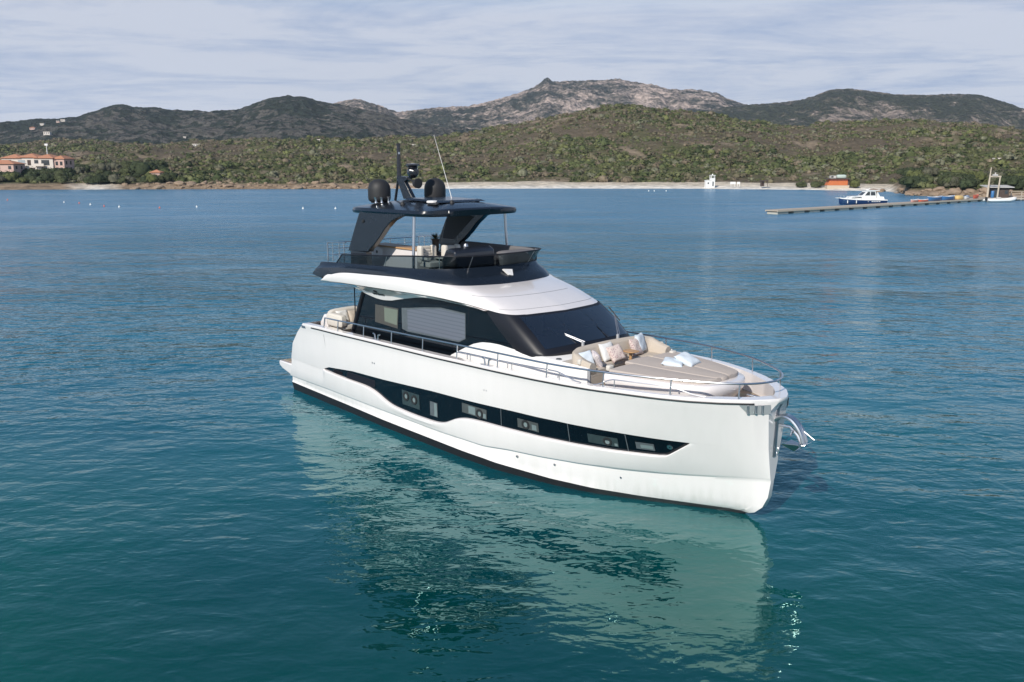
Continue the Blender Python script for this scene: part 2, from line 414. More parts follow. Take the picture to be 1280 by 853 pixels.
# ================================================================== WATER
def water_mat():
    m = bpy.data.materials.new('sea_water'); m.use_nodes = True
    t = m.node_tree; b = t.nodes['Principled BSDF']
    tcn = N(t, 'ShaderNodeTexCoord')
    def noise(scale, detail=4, rough=0.5, sx=1.0, sy=1.0, rot=0.0, dist=0.0):
        mp = N(t, 'ShaderNodeMapping'); mp.inputs['Scale'].default_value = (sx, sy, 1); mp.inputs['Rotation'].default_value = (0, 0, rot)
        t.links.new(tcn.outputs['Object'], mp.inputs['Vector'])
        n = N(t, 'ShaderNodeTexNoise'); n.inputs['Scale'].default_value = scale; n.inputs['Detail'].default_value = detail
        n.inputs['Roughness'].default_value = rough; n.inputs['Distortion'].default_value = dist
        t.links.new(mp.outputs[0], n.inputs['Vector']); return n.outputs['Fac']
    # the water's own colour: turquoise over sand, navy over weed beds
    big = noise(0.045, 3, 0.5, 1, 1, 0.3)
    r = N(t, 'ShaderNodeValToRGB')
    r.color_ramp.elements[0].position = 0.36; r.color_ramp.elements[0].color = WATER_DARK
    r.color_ramp.elements[1].position = 0.60; r.color_ramp.elements[1].color = WATER_LIGHT
    t.links.new(big, r.inputs[0])
    # sky reflection painted into the base colour: brighter blue with distance
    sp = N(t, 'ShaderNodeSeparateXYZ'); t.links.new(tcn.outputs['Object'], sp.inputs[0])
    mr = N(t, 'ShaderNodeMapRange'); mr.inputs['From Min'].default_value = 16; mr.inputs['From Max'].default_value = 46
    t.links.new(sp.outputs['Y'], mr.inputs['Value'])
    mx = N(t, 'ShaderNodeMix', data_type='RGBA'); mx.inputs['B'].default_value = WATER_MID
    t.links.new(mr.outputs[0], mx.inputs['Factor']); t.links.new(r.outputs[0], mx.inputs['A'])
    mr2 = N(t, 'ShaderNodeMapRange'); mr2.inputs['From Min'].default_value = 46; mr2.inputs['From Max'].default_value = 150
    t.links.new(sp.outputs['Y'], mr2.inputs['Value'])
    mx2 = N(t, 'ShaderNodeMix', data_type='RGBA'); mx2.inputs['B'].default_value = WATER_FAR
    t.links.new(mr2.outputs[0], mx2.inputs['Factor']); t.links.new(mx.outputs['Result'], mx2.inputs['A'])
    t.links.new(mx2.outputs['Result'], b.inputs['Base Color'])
    b.inputs['Roughness'].default_value = 0.04
    b.inputs['IOR'].default_value = WATER_IOR
    b.inputs['Specular Tint'].default_value = (0.25, 0.88, 0.82, 1)
    # waves: short ripples over a longer chop; wind from the left
    def add(a, bb, k):
        mu = N(t, 'ShaderNodeMath', operation='MULTIPLY_ADD'); mu.inputs[1].default_value = k
        t.links.new(bb, mu.inputs[0]); 
        if a is None: mu.inputs[2].default_value = 0
        else: t.links.new(a, mu.inputs[2])
        return mu.outputs[0]
    h = add(None, noise(0.34, 2, 0.45, 0.75, 1.15, 0.35), 0.34)
    h = add(h, noise(1.25, 3, 0.5, 0.72, 1.2, -0.3, 0.35), 0.155)
    h = add(h, noise(2.6, 2, 0.5, 0.8, 1.15, 0.25, 0.3), 0.05)
    bp = N(t, 'ShaderNodeBump'); bp.inputs['Strength'].default_value = 1.0; bp.inputs['Distance'].default_value = WAVE
    # calm in the lee of the yacht, a little chop further out in the bay
    am = N(t, 'ShaderNodeMapRange'); am.inputs['From Min'].default_value = 20; am.inputs['From Max'].default_value = 130
    am.inputs['To Min'].default_value = 1.0; am.inputs['To Max'].default_value = 6.5
    t.links.new(sp.outputs['Y'], am.inputs['Value'])
    mh = N(t, 'ShaderNodeMath', operation='MULTIPLY'); t.links.new(h, mh.inputs[0]); 
    wp = N(t, 'ShaderNodeMapRange'); wp.inputs['From Min'].default_value = 0.35; wp.inputs['From Max'].default_value = 0.65
    wp.inputs['To Min'].default_value = 0.5; wp.inputs['To Max'].default_value = 1.6
    t.links.new(noise(0.05, 3, 0.55, 0.6, 1.3, 0.2), wp.inputs['Value'])
    ma = N(t, 'ShaderNodeMath', operation='MULTIPLY'); t.links.new(am.outputs[0], ma.inputs[0]); t.links.new(wp.outputs[0], ma.inputs[1])
    t.links.new(ma.outputs[0], mh.inputs[1])
    rr = N(t, 'ShaderNodeMapRange'); rr.inputs['From Min'].default_value = 30; rr.inputs['From Max'].default_value = 150
    rr.inputs['To Min'].default_value = 0.03; rr.inputs['To Max'].default_value = 0.24
    t.links.new(sp.outputs['Y'], rr.inputs['Value']); t.links.new(rr.outputs[0], b.inputs['Roughness'])
    t.links.new(mh.outputs[0], bp.inputs['Height']); t.links.new(bp.outputs[0], b.inputs['Normal'])
    return m
WATER_DARK = (0.000, 0.028, 0.034, 1)
WATER_LIGHT = (0.000, 0.060, 0.044, 1)
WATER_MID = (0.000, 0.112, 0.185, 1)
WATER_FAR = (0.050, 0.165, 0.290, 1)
WATER_IOR = 2.15
WAVE = 0.32
HAZE = 0.00007
wb = MB(); wb.add([(-1400, -350, 0), (1400, -350, 0), (1400, 420, 0), (-1400, 420, 0)], [(0, 1, 2, 3)])
tag(wb.build('water', water_mat(), smooth=None), kind='structure')

# ================================================================== LAND
def U(k): return 640 + 1127.6 * k
YS = ([-500, -300, 0, 100, 200, 450, 560, 700, 880, 940, 1000, 1060, 1110, 1128, 1140, 1200, 1290, 1400, 1800],
      [285, 290, 290, 294, 297, 300, 303, 305, 302, 297, 292, 283, 276, 262, 242, 233, 222, 210, 200])
YC = ([-500, 0, 300, 500, 600, 700, 850, 1000, 1150, 1300, 1800], [950, 900, 850, 760, 700, 660, 660, 700, 720, 680, 680])
VC = ([-500, 0, 60, 120, 200, 250, 300, 400, 450, 500, 560, 600, 650, 700, 740, 770, 800, 850, 900, 950, 1000, 1050, 1100, 1150, 1200, 1240, 1280, 1350, 1800],
      [180, 181, 180, 178, 182, 179, 177, 172, 175, 172, 169, 166, 155, 143, 137, 134.5, 135.5, 141, 148, 156, 160, 157, 153, 152, 156, 160, 165, 168, 172])
BW = ([-500, 100, 200, 450, 560, 1060, 1110, 1130, 1150, 1800], [7, 12, 6, 7, 23, 24, 22, 8, 5, 5])
def land_h(X, Y):
    X = np.asarray(X, float); Y = np.asarray(Y, float)
    u = U(X / Y)
    ys = np.interp(u, *YS); yc = np.interp(u, *YC)
    zc = 9.04 + (202 - np.interp(u, *VC)) / 1150.0 * yc
    bw = np.interp(u, *BW)
    d = Y - ys + 2.0 * pnoise(X / 14.0, Y / 40.0) + 0.9 * pnoise(X / 4.0, Y / 9.0)
    b = np.clip(d / bw, -1, 1)
    z = np.where(b < 0, b * 0.9, 1.7 * (b * b * (3 - 2 * b)) * 0.5 + 0.85 * b)
    t = np.clip((d - bw) / (yc - ys - bw), 0, 2)
    f = np.where(t < 1, t, 1 - (t - 1) * 0.9)
    z = z + (zc - 1.7) * f * (t > 0)
    n = fbm(X / 95, Y / 95, 4) * 6.5 * np.clip(t * (1.25 - t) * 4, 0, 1) + fbm(X / 22 + 7, Y / 22, 3) * 1.3 * np.clip(t * 8, 0, 1)
    return z + n
def lh(x, y): return float(land_h(np.array([x]), np.array([y]))[0])

def sheet(name, us, ys_of, hfun, mat_, kind='structure', attr=None):
    """a height sheet laid out on rays k = X/Y"""
    k = (np.array(us) - 640) / 1127.6
    rows = []
    T = ys_of[1]
    KK, TT = np.meshgrid(k, T)
    Y = ys_of[0](U(KK), TT); X = KK * Y
    Z = hfun(X, Y)
    nr, nc = Z.shape
    co = np.stack([X, Y, Z], -1).reshape(-1, 3)
    i = np.arange(nr * nc).reshape(nr, nc)
    q = np.stack([i[:-1, :-1], i[:-1, 1:], i[1:, 1:], i[1:, :-1]], -1).reshape(-1, 4)
    o = bulk_mesh(name, co, q, mat_)
    if attr is not None:
        a = o.data.attributes.new('tint', 'FLOAT_COLOR', 'POINT')
        a.data.foreach_set('color', attr(X, Y, Z).reshape(-1))
    tag(o, kind=kind)
    return o
def bulk_mesh(name, co, quads, mat_, smooth=True):
    me = bpy.data.meshes.new(name)
    n = len(co); m = len(quads)
    me.vertices.add(n); me.vertices.foreach_set('co', np.ascontiguousarray(co, np.float32).reshape(-1))
    me.loops.add(m * 4); me.loops.foreach_set('vertex_index', np.ascontiguousarray(quads, np.int32).reshape(-1))
    me.polygons.add(m); me.polygons.foreach_set('loop_start', np.arange(0, m * 4, 4, dtype=np.int32))
    me.polygons.foreach_set('loop_total', np.full(m, 4, np.int32))
    me.polygons.foreach_set('use_smooth', np.full(m, smooth))
    me.update(calc_edges=True); me.validate()
    me.materials.append(mat_)
    o = bpy.data.objects.new(name, me); COL.objects.link(o)
    return o

def land_mat():
    m = bpy.data.materials.new('maquis_ground'); m.use_nodes = True
    t = m.node_tree; b = t.nodes['Principled BSDF']; b.inputs['Roughness'].default_value = 0.95
    b.inputs['Specular IOR Level'].default_value = 0.1
    at = N(t, 'ShaderNodeAttribute', attribute_name='tint')
    tcn = N(t, 'ShaderNodeTexCoord')
    n = N(t, 'ShaderNodeTexNoise'); n.inputs['Scale'].default_value = 0.35; n.inputs['Detail'].default_value = 8; n.inputs['Roughness'].default_value = 0.65
    t.links.new(tcn.outputs['Object'], n.inputs['Vector'])
    r = N(t, 'ShaderNodeValToRGB')
    r.color_ramp.elements[0].position = 0.3; r.color_ramp.elements[0].color = (0.5, 0.5, 0.5, 1)
    r.color_ramp.elements[1].position = 0.72; r.color_ramp.elements[1].color = (1.35, 1.32, 1.28, 1)
    t.links.new(n.outputs['Fac'], r.inputs[0])
    mx = N(t, 'ShaderNodeMix', data_type='RGBA', blend_type='MULTIPLY'); mx.inputs['Factor'].default_value = 1
    t.links.new(at.outputs['Color'], mx.inputs['A']); t.links.new(r.outputs[0], mx.inputs['B'])
    t.links.new(mx.outputs['Result'], b.inputs['Base Color'])
    bp = N(t, 'ShaderNodeBump'); bp.inputs['Strength'].default_value = 0.8; bp.inputs['Distance'].default_value = 1.2
    t.links.new(n.outputs['Fac'], bp.inputs['Height']); t.links.new(bp.outputs[0], b.inputs['Normal'])
    return m
SAND = np.array([0.80, 0.76, 0.69]); ROCKY = np.array([0.27, 0.205, 0.145])
BROWN = np.array([0.120, 0.098, 0.070]); GREEN = np.array([0.098, 0.104, 0.048]); TAN = np.array([0.25, 0.20, 0.145])
def zone(X, Y):
    """0 = brown heath, 1 = green scrub"""
    n = fbm(X / 70 + 3, Y / 110, 4) * 1.6 + fbm(X / 16, Y / 30, 3) * 0.8
    u = U(X / Y)
    low = np.clip(1.0 - (Y - np.interp(u, *YS)) / 150.0, -0.6, 1)
    left = np.clip((620 - u) / 700, 0, 0.4)
    return np.clip(0.42 + n + 0.40 * low + left * 0.35, 0, 1)
def land_tint(X, Y, Z):
    u = U(X / Y); ys = np.interp(u, *YS); bw = np.interp(u, *BW) + 5 * pnoise(X / 17 + 3, Y / 30) * (np.interp(u, *BW) > 15)
    d = Y - ys + 1.5 * pnoise(X / 9, Y / 12)
    zf = zone(X, Y)[..., None]
    c = BROWN * (1 - zf) + GREEN * zf
    tn = np.clip((fbm(X / 22 + 40, Y / 40, 4) - 0.26) * 4, 0, 1)[..., None]
    c = c * (1 - tn) + TAN * tn
    sandy = np.clip((u - 470) / 60, 0, 1) * np.clip((1128 - u) / 14, 0, 1)
    sandy = np.maximum(sandy, np.clip(1 - np.abs(u - 115) / 40, 0, 1) * 0.9)[..., None]
    dry = np.clip((d - 5) / 9 + 0.5 * fbm(X / 7, Y / 7, 3), 0, 1)[..., None]
    sand = SAND * (1 - dry) + SAND * np.array([0.74, 0.69, 0.62]) * dry
    beach = sand * sandy + ROCKY * (1 - sandy)
    w = np.clip((bw + 1.0 - d) / 2.5, 0, 1)[..., None]
    c = c * (1 - w) + beach * w
    return np.concatenate([c, np.ones(c.shape[:-1] + (1,))], -1)
T = np.r_[np.linspace(-0.02, 0.10, 60), np.linspace(0.105, 1.0, 190), np.linspace(1.02, 1.9, 30)]
def land_y(u, t):
    ys = np.interp(u, *YS); yc = np.interp(u, *YC); return ys + (yc - ys) * t
sheet('land', np.linspace(-420, 1700, 620), (land_y, T), land_h, land_mat(), attr=land_tint)

# ------------------------------------------------------------------ mountains
def mountain_mat(name, rock, veg, lo, hi, scale=0.03):
    m = bpy.data.materials.new(name); m.use_nodes = True
    t = m.node_tree; b = t.nodes['Principled BSDF']; b.inputs['Roughness'].default_value = 0.95
    b.inputs['Specular IOR Level'].default_value = 0.1
    tcn = N(t, 'ShaderNodeTexCoord')
    n = N(t, 'ShaderNodeTexNoise'); n.inputs['Scale'].default_value = scale; n.inputs['Detail'].default_value = 9; n.inputs['Roughness'].default_value = 0.7
    n2 = N(t, 'ShaderNodeTexNoise'); n2.inputs['Scale'].default_value = scale * 0.14; n2.inputs['Detail'].default_value = 4
    v = N(t, 'ShaderNodeTexVoronoi'); v.inputs['Scale'].default_value = scale * 2.4
    for q in (n, n2, v): t.links.new(tcn.outputs['Object'], q.inputs['Vector'])
    ad = N(t, 'ShaderNodeMath', operation='MULTIPLY_ADD'); ad.inputs[1].default_value = 0.75
    t.links.new(n2.outputs['Fac'], ad.inputs[0]); t.links.new(n.outputs['Fac'], ad.inputs[2])
    r = N(t, 'ShaderNodeValToRGB')
    e = r.color_ramp.elements
    e[0].position = lo; e[0].color = (*veg, 1); e[1].position = hi; e[1].color = (*rock, 1)
    e2 = e.new((lo + hi) / 2); e2.color = (*[(a * 0.6 + c * 0.4) for a, c in zip(veg, rock)], 1)
    t.links.new(ad.outputs[0], r.inputs[0])
    n3 = N(t, 'ShaderNodeTexNoise'); n3.inputs['Scale'].default_value = scale * 4.0; n3.inputs['Detail'].default_value = 6; n3.inputs['Roughness'].default_value = 0.7
    t.links.new(tcn.outputs['Object'], n3.inputs['Vector'])
    r3 = N(t, 'ShaderNodeValToRGB')
    r3.color_ramp.elements[0].position = 0.32; r3.color_ramp.elements[0].color = (0.5, 0.5, 0.5, 1)
    r3.color_ramp.elements[1].position = 0.66; r3.color_ramp.elements[1].color = (1.4, 1.4, 1.4, 1)
    t.links.new(n3.outputs['Fac'], r3.inputs[0])
    mx = N(t, 'ShaderNodeMix', data_type='RGBA', blend_type='MULTIPLY'); mx.inputs['Factor'].default_value = 1
    t.links.new(r.outputs[0], mx.inputs['A']); t.links.new(r3.outputs[0], mx.inputs['B'])
    t.links.new(mx.outputs['Result'], b.inputs['Base Color'])
    bp = N(t, 'ShaderNodeBump'); bp.inputs['Strength'].default_value = 1.0; bp.inputs['Distance'].default_value = 14
    s2 = N(t, 'ShaderNodeMath', operation='MULTIPLY_ADD'); s2.inputs[1].default_value = 0.6
    t.links.new(v.outputs['Distance'], s2.inputs[0]); t.links.new(n.outputs['Fac'], s2.inputs[2])
    t.links.new(s2.outputs[0], bp.inputs['Height']); t.links.new(bp.outputs[0], b.inputs['Normal'])
    return m
def mountain(name, Yc, crest, mat_, spur, jag, nscale, y0=0.66):
    cu, cv = zip(*crest)
    us = np.linspace(min(cu), max(cu), int((max(cu) - min(cu)) * 0.62))
    T = np.r_[np.linspace(0, 1, 110), np.linspace(1.02, 1.35, 14)]
    def hf(X, Y):
        u = U(X / Y); zc = 9.04 + (202 - np.interp(u, cu, cv)) / 1150.0 * Yc
        t = (Y - Yc * y0) / (Yc * (1 - y0))
        f = np.where(t < 1, np.clip(t, 0, 1) ** 0.85, np.maximum(1 - (t - 1) * 1.6, 0))
        env = np.clip(t * (1.0 - t) * 4, 0, 1)
        z = 6 + (zc - 6) * f
        z = z + env * spur * (ridged(X / nscale, Y / nscale, 5) - 0.6)
        z = z + jag * (ridged(X / (nscale * 0.16) + 9, Y / (nscale * 0.16), 5, 0.6) - 0.9) * np.clip(t * 3, 0, 1)
        return np.maximum(z, -1)
    HF.append(hf)
    return sheet(name, us, (lambda u, t: Yc * (y0 + (1 - y0) * t), T), hf, mat_)
HF = []
MV = (0.040, 0.050, 0.032)
m_left = mountain_mat('wooded_slope', (0.14, 0.125, 0.112), (0.026, 0.035, 0.026), 0.90, 1.16, 0.030)
m_rock = mountain_mat('granite_slope', (0.42, 0.335, 0.285), (0.034, 0.042, 0.033), 0.79, 0.98, 0.024)
m_right = mountain_mat('scrub_slope', (0.26, 0.21, 0.175), (0.040, 0.047, 0.030), 0.86, 1.10, 0.030)
mountain('mountain', 1900, [(-420, 168), (-200, 160), (-60, 157), (0, 156), (40, 154), (80, 151), (105, 147), (128, 140), (145, 134), (158, 133), (172, 136.5), (200, 137), (235, 141), (268, 143), (300, 140), (325, 131), (345, 125), (365, 122.5), (385, 124), (405, 130), (430, 134), (460, 140), (490, 148), (530, 157), (570, 165), (620, 174), (680, 182)], m_left, 16, 3.2, 240)
mountain('mountain', 3000, [(330, 160), (400, 142), (425, 131), (445, 127), (462, 131), (480, 137), (500, 144), (515, 142), (540, 138.5), (565, 137), (590, 136), (615, 130), (640, 122.5), (660, 115.5), (672, 110), (680, 103), (684, 101.5), (690, 106), (708, 106), (735, 104), (770, 103), (790, 106), (815, 110), (832, 114.5), (860, 115.5), (880, 117), (895, 121), (905, 127), (925, 133), (950, 139), (1000, 150), (1060, 165)], m_rock, 22, 7.0, 330)
mountain('mountain', 2300, [(780, 176), (830, 158), (870, 145), (900, 138), (940, 133.5), (970, 131.5), (995, 128), (1015, 122), (1032, 115.5), (1055, 114), (1080, 117), (1110, 121), (1150, 122), (1190, 120.5), (1215, 121.5), (1240, 128), (1260, 134), (1285, 142), (1340, 150), (1420, 156), (1700, 165)], m_right, 18, 4.0, 280)

# ------------------------------------------------------------------ scrub
def leaf_mat(name):
    m = bpy.data.materials.new(name); m.use_nodes = True
    t = m.node_tree; b = t.nodes['Principled BSDF']; b.inputs['Roughness'].default_value = 0.8
    b.inputs['Specular IOR Level'].default_value = 0.2
    at = N(t, 'ShaderNodeAttribute', attribute_name='tint')
    tcn = N(t, 'ShaderNodeTexCoord')
    n = N(t, 'ShaderNodeTexNoise'); n.inputs['Scale'].default_value = 1.1; n.inputs['Detail'].default_value = 3
    t.links.new(tcn.outputs['Object'], n.inputs['Vector'])
    mr = N(t, 'ShaderNodeMapRange'); mr.inputs['From Min'].default_value = 0.3; mr.inputs['From Max'].default_value = 0.7
    mr.inputs['To Min'].default_value = 0.7; mr.inputs['To Max'].default_value = 1.3
    t.links.new(n.outputs['Fac'], mr.inputs['Value'])
    mx = N(t, 'ShaderNodeVectorMath', operation='SCALE')
    t.links.new(at.outputs['Color'], mx.inputs[0]); t.links.new(mr.outputs[0], mx.inputs['Scale'])
    t.links.new(mx.outputs[0], b.inputs['Base Color'])
    return m
M['leaf'] = leaf_mat('scrub_leaves')
def bush_base(ncard, seed, core=(8, 3), card=0.30, lumps=4):
    """unit bush: a few lumps of leaf cards over a dark solid core; returns verts, quads"""
    r = np.random.default_rng(seed)
    V = []; Q = []
    L = [(0, 0, 0.35, 0.62)] + [(*(r.uniform(-0.55, 0.55, 2)), r.uniform(0.18, 0.55), r.uniform(0.32, 0.52)) for _ in range(lumps)]
    nj, ni = core
    for (lx, ly, lz, lr) in L[:max(1, lumps)]:
        o = len(V)
        for i in range(ni + 1):
            ph = -0.5 + (math.pi / 2 + 0.45) * i / ni
            for j in range(nj):
                th = 2 * math.pi * j / nj
                q = lr * r.uniform(0.68, 0.95)
                V.append((lx + q * math.cos(ph) * math.cos(th), ly + q * math.cos(ph) * math.sin(th), max(-0.1, lz + q * math.sin(ph))))
        for i in range(ni):
            for j in range(nj): Q.append((o + i * nj + j, o + i * nj + (j + 1) % nj, o + (i + 1) * nj + (j + 1) % nj, o + (i + 1) * nj + j))
    for c in range(ncard):
        lx, ly, lz, lr = L[r.integers(len(L))]
        d = r.normal(size=3); d[2] = abs(d[2]) * 0.9 - 0.15; d /= np.linalg.norm(d)
        p = np.array([lx, ly, lz]) + d * lr * r.uniform(0.85, 1.12); p[2] = max(p[2], 0.0)
        nn = d + r.normal(size=3) * 0.55; nn /= np.linalg.norm(nn)
        a = np.cross(nn, r.normal(size=3)); a /= np.linalg.norm(a); bb = np.cross(nn, a)
        s = card * r.uniform(0.5, 1.1) / 2; s2 = s * r.uniform(0.5, 0.9)
        o = len(V)
        V += [tuple(p - a * s), tuple(p - bb * s2 * 0.8), tuple(p + a * s), tuple(p + bb * s2)]
        Q.append((o, o + 1, o + 2, o + 3))
    return np.array(V, float), np.array(Q, int)
PAL = np.array([[0.046, 0.060, 0.024], [0.076, 0.092, 0.036], [0.110, 0.118, 0.052], [0.122, 0.132, 0.050], [0.122, 0.108, 0.066], [0.158, 0.128, 0.088], [0.142, 0.142, 0.092]])
def tint_for(z, r):
    """a shrub's leaf colour from how green its ground is"""
    pg = np.array([0.16, 0.22, 0.24, 0.12, 0.12, 0.06, 0.08]); pb = np.array([0.06, 0.10, 0.14, 0.03, 0.25, 0.25, 0.17])
    p = pg * z + pb * (1 - z); p /= p.sum()
    return PAL[r.choice(len(PAL), p=p)] * r.uniform(0.8, 1.25)
BASES = [bush_base(26, 100 + i, (6, 2), 0.42, 1) for i in range(6)]
NB = 40000
r_ = np.random.default_rng(11)
uu = r_.uniform(-130, 1410, NB * 2)
ys = np.interp(uu, *YS); yc = np.interp(uu, *YC); bw = np.interp(uu, *BW)
tt = r_.uniform(0, 1, NB * 2) ** 0.85
YY = ys + bw - 3.0 * (bw > 15) + 1.0 + (yc + 12 - ys - bw) * tt
XX = (uu - 640) / 1127.6 * YY
zz_ = zone(XX, YY)
cl = fbm(XX / 13 + 90, YY / 26, 3)
keep = r_.uniform(size=NB * 2) < np.clip(0.62 + 0.35 * zz_ + 1.2 * cl, 0.18, 1)
keep &= (fbm(XX / 22 + 40, YY / 40, 4) < 0.34) | (r_.uniform(size=NB * 2) < 0.25)
XX, YY, zz_, cl = XX[keep][:NB], YY[keep][:NB], zz_[keep][:NB], cl[keep][:NB]
ZZ = land_h(XX, YY)
CO = []; QU = []; TI = []; off = 0
for i in range(len(XX)):
    V, Q = BASES[i % 6]
    s = (0.55 + r_.gamma(2.0, 0.40)) * (0.75 + 0.5 * zz_[i]) * (1 + max(0, YY[i] - 420) / 900)
    s = min(s * (1 + 0.9 * max(-.3, min(.6, cl[i]))), 4.2)
    a = r_.uniform(0, 2 * math.pi); ca, sa = math.cos(a), math.sin(a)
    h = s * r_.uniform(0.5, 0.8)
    P = np.empty_like(V)
    P[:, 0] = XX[i] + s * (V[:, 0] * ca - V[:, 1] * sa); P[:, 1] = YY[i] + s * (V[:, 0] * sa + V[:, 1] * ca); P[:, 2] = ZZ[i] - 0.15 + h * V[:, 2]
    CO.append(P); QU.append(Q + off); off += len(V)
    TI.append(np.broadcast_to(np.r_[tint_for(zz_[i], r_), 1.0], (len(V), 4)))
CO = np.concatenate(CO); QU = np.concatenate(QU); TI = np.concatenate(TI)
ob = bulk_mesh('scrub', CO, QU, M['leaf'])
a = ob.data.attributes.new('tint', 'FLOAT_COLOR', 'POINT'); a.data.foreach_set('color', np.ascontiguousarray(TI, np.float32).reshape(-1))
tag(ob, 'low green and brown maquis scrub covering the near hill behind the beach', 'scrub', kind='stuff')

# ------------------------------------------------------------------ air
hz = MB(); hz.box((-3600, -600, -2.5), (3600, 4400, 320))
hm = bpy.data.materials.new('haze_air'); hm.use_nodes = True
ht = hm.node_tree
for n in list(ht.nodes): ht.nodes.remove(n)
ho = N(ht, 'ShaderNodeOutputMaterial'); pv = N(ht, 'ShaderNodeVolumePrincipled')
pv.inputs['Color'].default_value = (0.80, 0.88, 1.0, 1); pv.inputs['Density'].default_value = HAZE; pv.inputs['Anisotropy'].default_value = 0.2
ht.links.new(pv.outputs[0], ho.inputs['Volume'])
tag(hz.build('haze', hm, smooth=None), kind='stuff')

# ================================================================== YACHT
# built in its own metres: x forward from the transom, y to port, z up from the waterline
YAW = -0.829
yacht = empty('motor_yacht', (-6.978, 36.076, 0), YAW,
              'large white motor yacht with black flybridge and hardtop anchored in the turquoise bay', 'yacht')
I = np.interp
def smooth_table(xs, ys, w=.55, keep=19.6):
    g = np.arange(-1.5, 21.2, .02); v = I(g, xs, ys); n = int(w / .02) | 1; kern = np.hanning(n + 2)[1:-1]; kern /= kern.sum()
    s_ = np.convolve(np.r_[[v[0]] * (n // 2), v, [v[-1]] * (n // 2)], kern, 'valid'); f = np.clip((keep - g) / .4, 0, 1)
    return g, s_ * f + v * (1 - f)
_Bs = smooth_table([-.3, .5, 2, 4, 14.2, 15.3, 16.24, 17.1, 17.95, 18.67, 19.31, 19.88, 20.15, 20.3], [2.5, 2.62, 2.7, 2.75, 2.75, 2.69, 2.56, 2.34, 2.06, 1.72, 1.30, .80, .42, .12], keep=18.9)
def Bs(x): return I(x, *_Bs)
_zs = smooth_table([1, 2.5, 6, 9.6, 12.6, 15.2, 17, 20.3], [2.86, 2.91, 2.96, 3.0, 3.07, 3.155, 3.2, 3.22], keep=30)
def zs(x): return I(x, *_zs)
_Bk = smooth_table([-.3, .5, 3.5, 6.6, 9.4, 11.8, 13, 14.2, 15.4, 16.5, 17.5, 18.4, 19.2, 20.0, 20.1], [2.4, 2.45, 2.58, 2.66, 2.70, 2.70, 2.62, 2.45, 2.16, 1.78, 1.32, .85, .45, .12, .09], keep=19.3)
def Bk(x): return I(x, *_Bk)
_zk = smooth_table([0, 3, 7, 10, 12, 13, 15, 17, 18.3, 20], [.60, .65, .64, .63, .67, .78, .86, .93, .99, 1.15], keep=30)
def zk(x): return I(x, *_zk)
_Bw = smooth_table([-.3, 4, 6.6, 11, 12.5, 14.5, 15.7, 17, 18.2, 19.0, 19.3, 19.6], [2.28, 2.44, 2.57, 2.64, 2.58, 2.22, 1.85, 1.22, .58, .16, .06, .04], keep=18.9)
def Bw(x): return I(x, *_Bw)
def Bh(x, z):
    k = np.clip((z - zk(x)) / (zs(x) - zk(x)), 0, 1)
    return Bk(x) + (Bs(x) - Bk(x)) * k ** .9
HX = [2.6, 2.9, 3.13, 4.8, 6.84, 9.55, 11.14, 13.25, 15.02, 16.46, 17.68, 18.47, 19.5]
HZ = [1.38, 1.48, 1.55, 1.70, 1.76, 1.89, 1.93, 2.01, 2.04, 2.04, 2.01, 2.0, 2.0]
LX = [2.6, 4.18, 5.4, 5.85, 6.3, 6.6, 7.0, 7.35, 8.0, 8.61, 9.5, 9.8, 10.1, 10.35, 10.6, 10.9, 11.3, 11.87, 13.21, 14.92, 16.35, 17.17, 17.6, 17.85, 18.47, 19.5]
LZ = [1.38, 1.33, 1.32, 1.29, 1.21, 1.10, .975, .92, .885, .87, .88, .90, .955, 1.06, 1.19, 1.29, 1.36, 1.40, 1.42, 1.44, 1.46, 1.48, 1.49, 1.53, 1.985, 1.985]
def sstep(a, b, x):
    t = np.clip((x - a) / (b - a), 0, 1); return t * t * (3 - 2 * t)
_lx = np.linspace(2.6, 17.7, 160); _lz = I(_lx, LX, LZ)
_lz = np.convolve(np.r_[[_lz[0]] * 2, _lz, [_lz[-1]] * 2], np.ones(5) / 5, 'valid')
def zhi(x): return I(x, HX, HZ)
def zlo(x): return np.where(np.asarray(x) < 17.7, I(x, _lx, _lz), I(x, LX, LZ))
def gap(x): return np.clip((zhi(x) - zlo(x) - .02) / 0.06, 0, 1)
def xstem(z): return I(z, [-.8, -.05, 0, .08, .16, .25, .36, .5, .66, .85, 1.1, 2, 3, 3.1, 3.25, 3.4], [16.8, 19.0, 19.25, 19.52, 19.70, 19.82, 19.92, 20.0, 20.05, 20.08, 20.1, 20.1, 20.13, 20.18, 20.28, 20.28])
def xaft(z): return I(z, [-.8, 0, .62, 1.0, 1.6, 1.87, 2.32, 2.68, 2.8, 2.9, 3.05], [-.2, -.24, -.25, -.02, .04, .18, .58, 1.02, 1.18, 1.34, 1.44])
def Ysl(x, z, b): return b
def lowB(x, f): return np.maximum((1 - f) * (Bw(x) + .04) + f * (Bk(x) - .02 - .065 * sstep(20, 17, x)), .05)
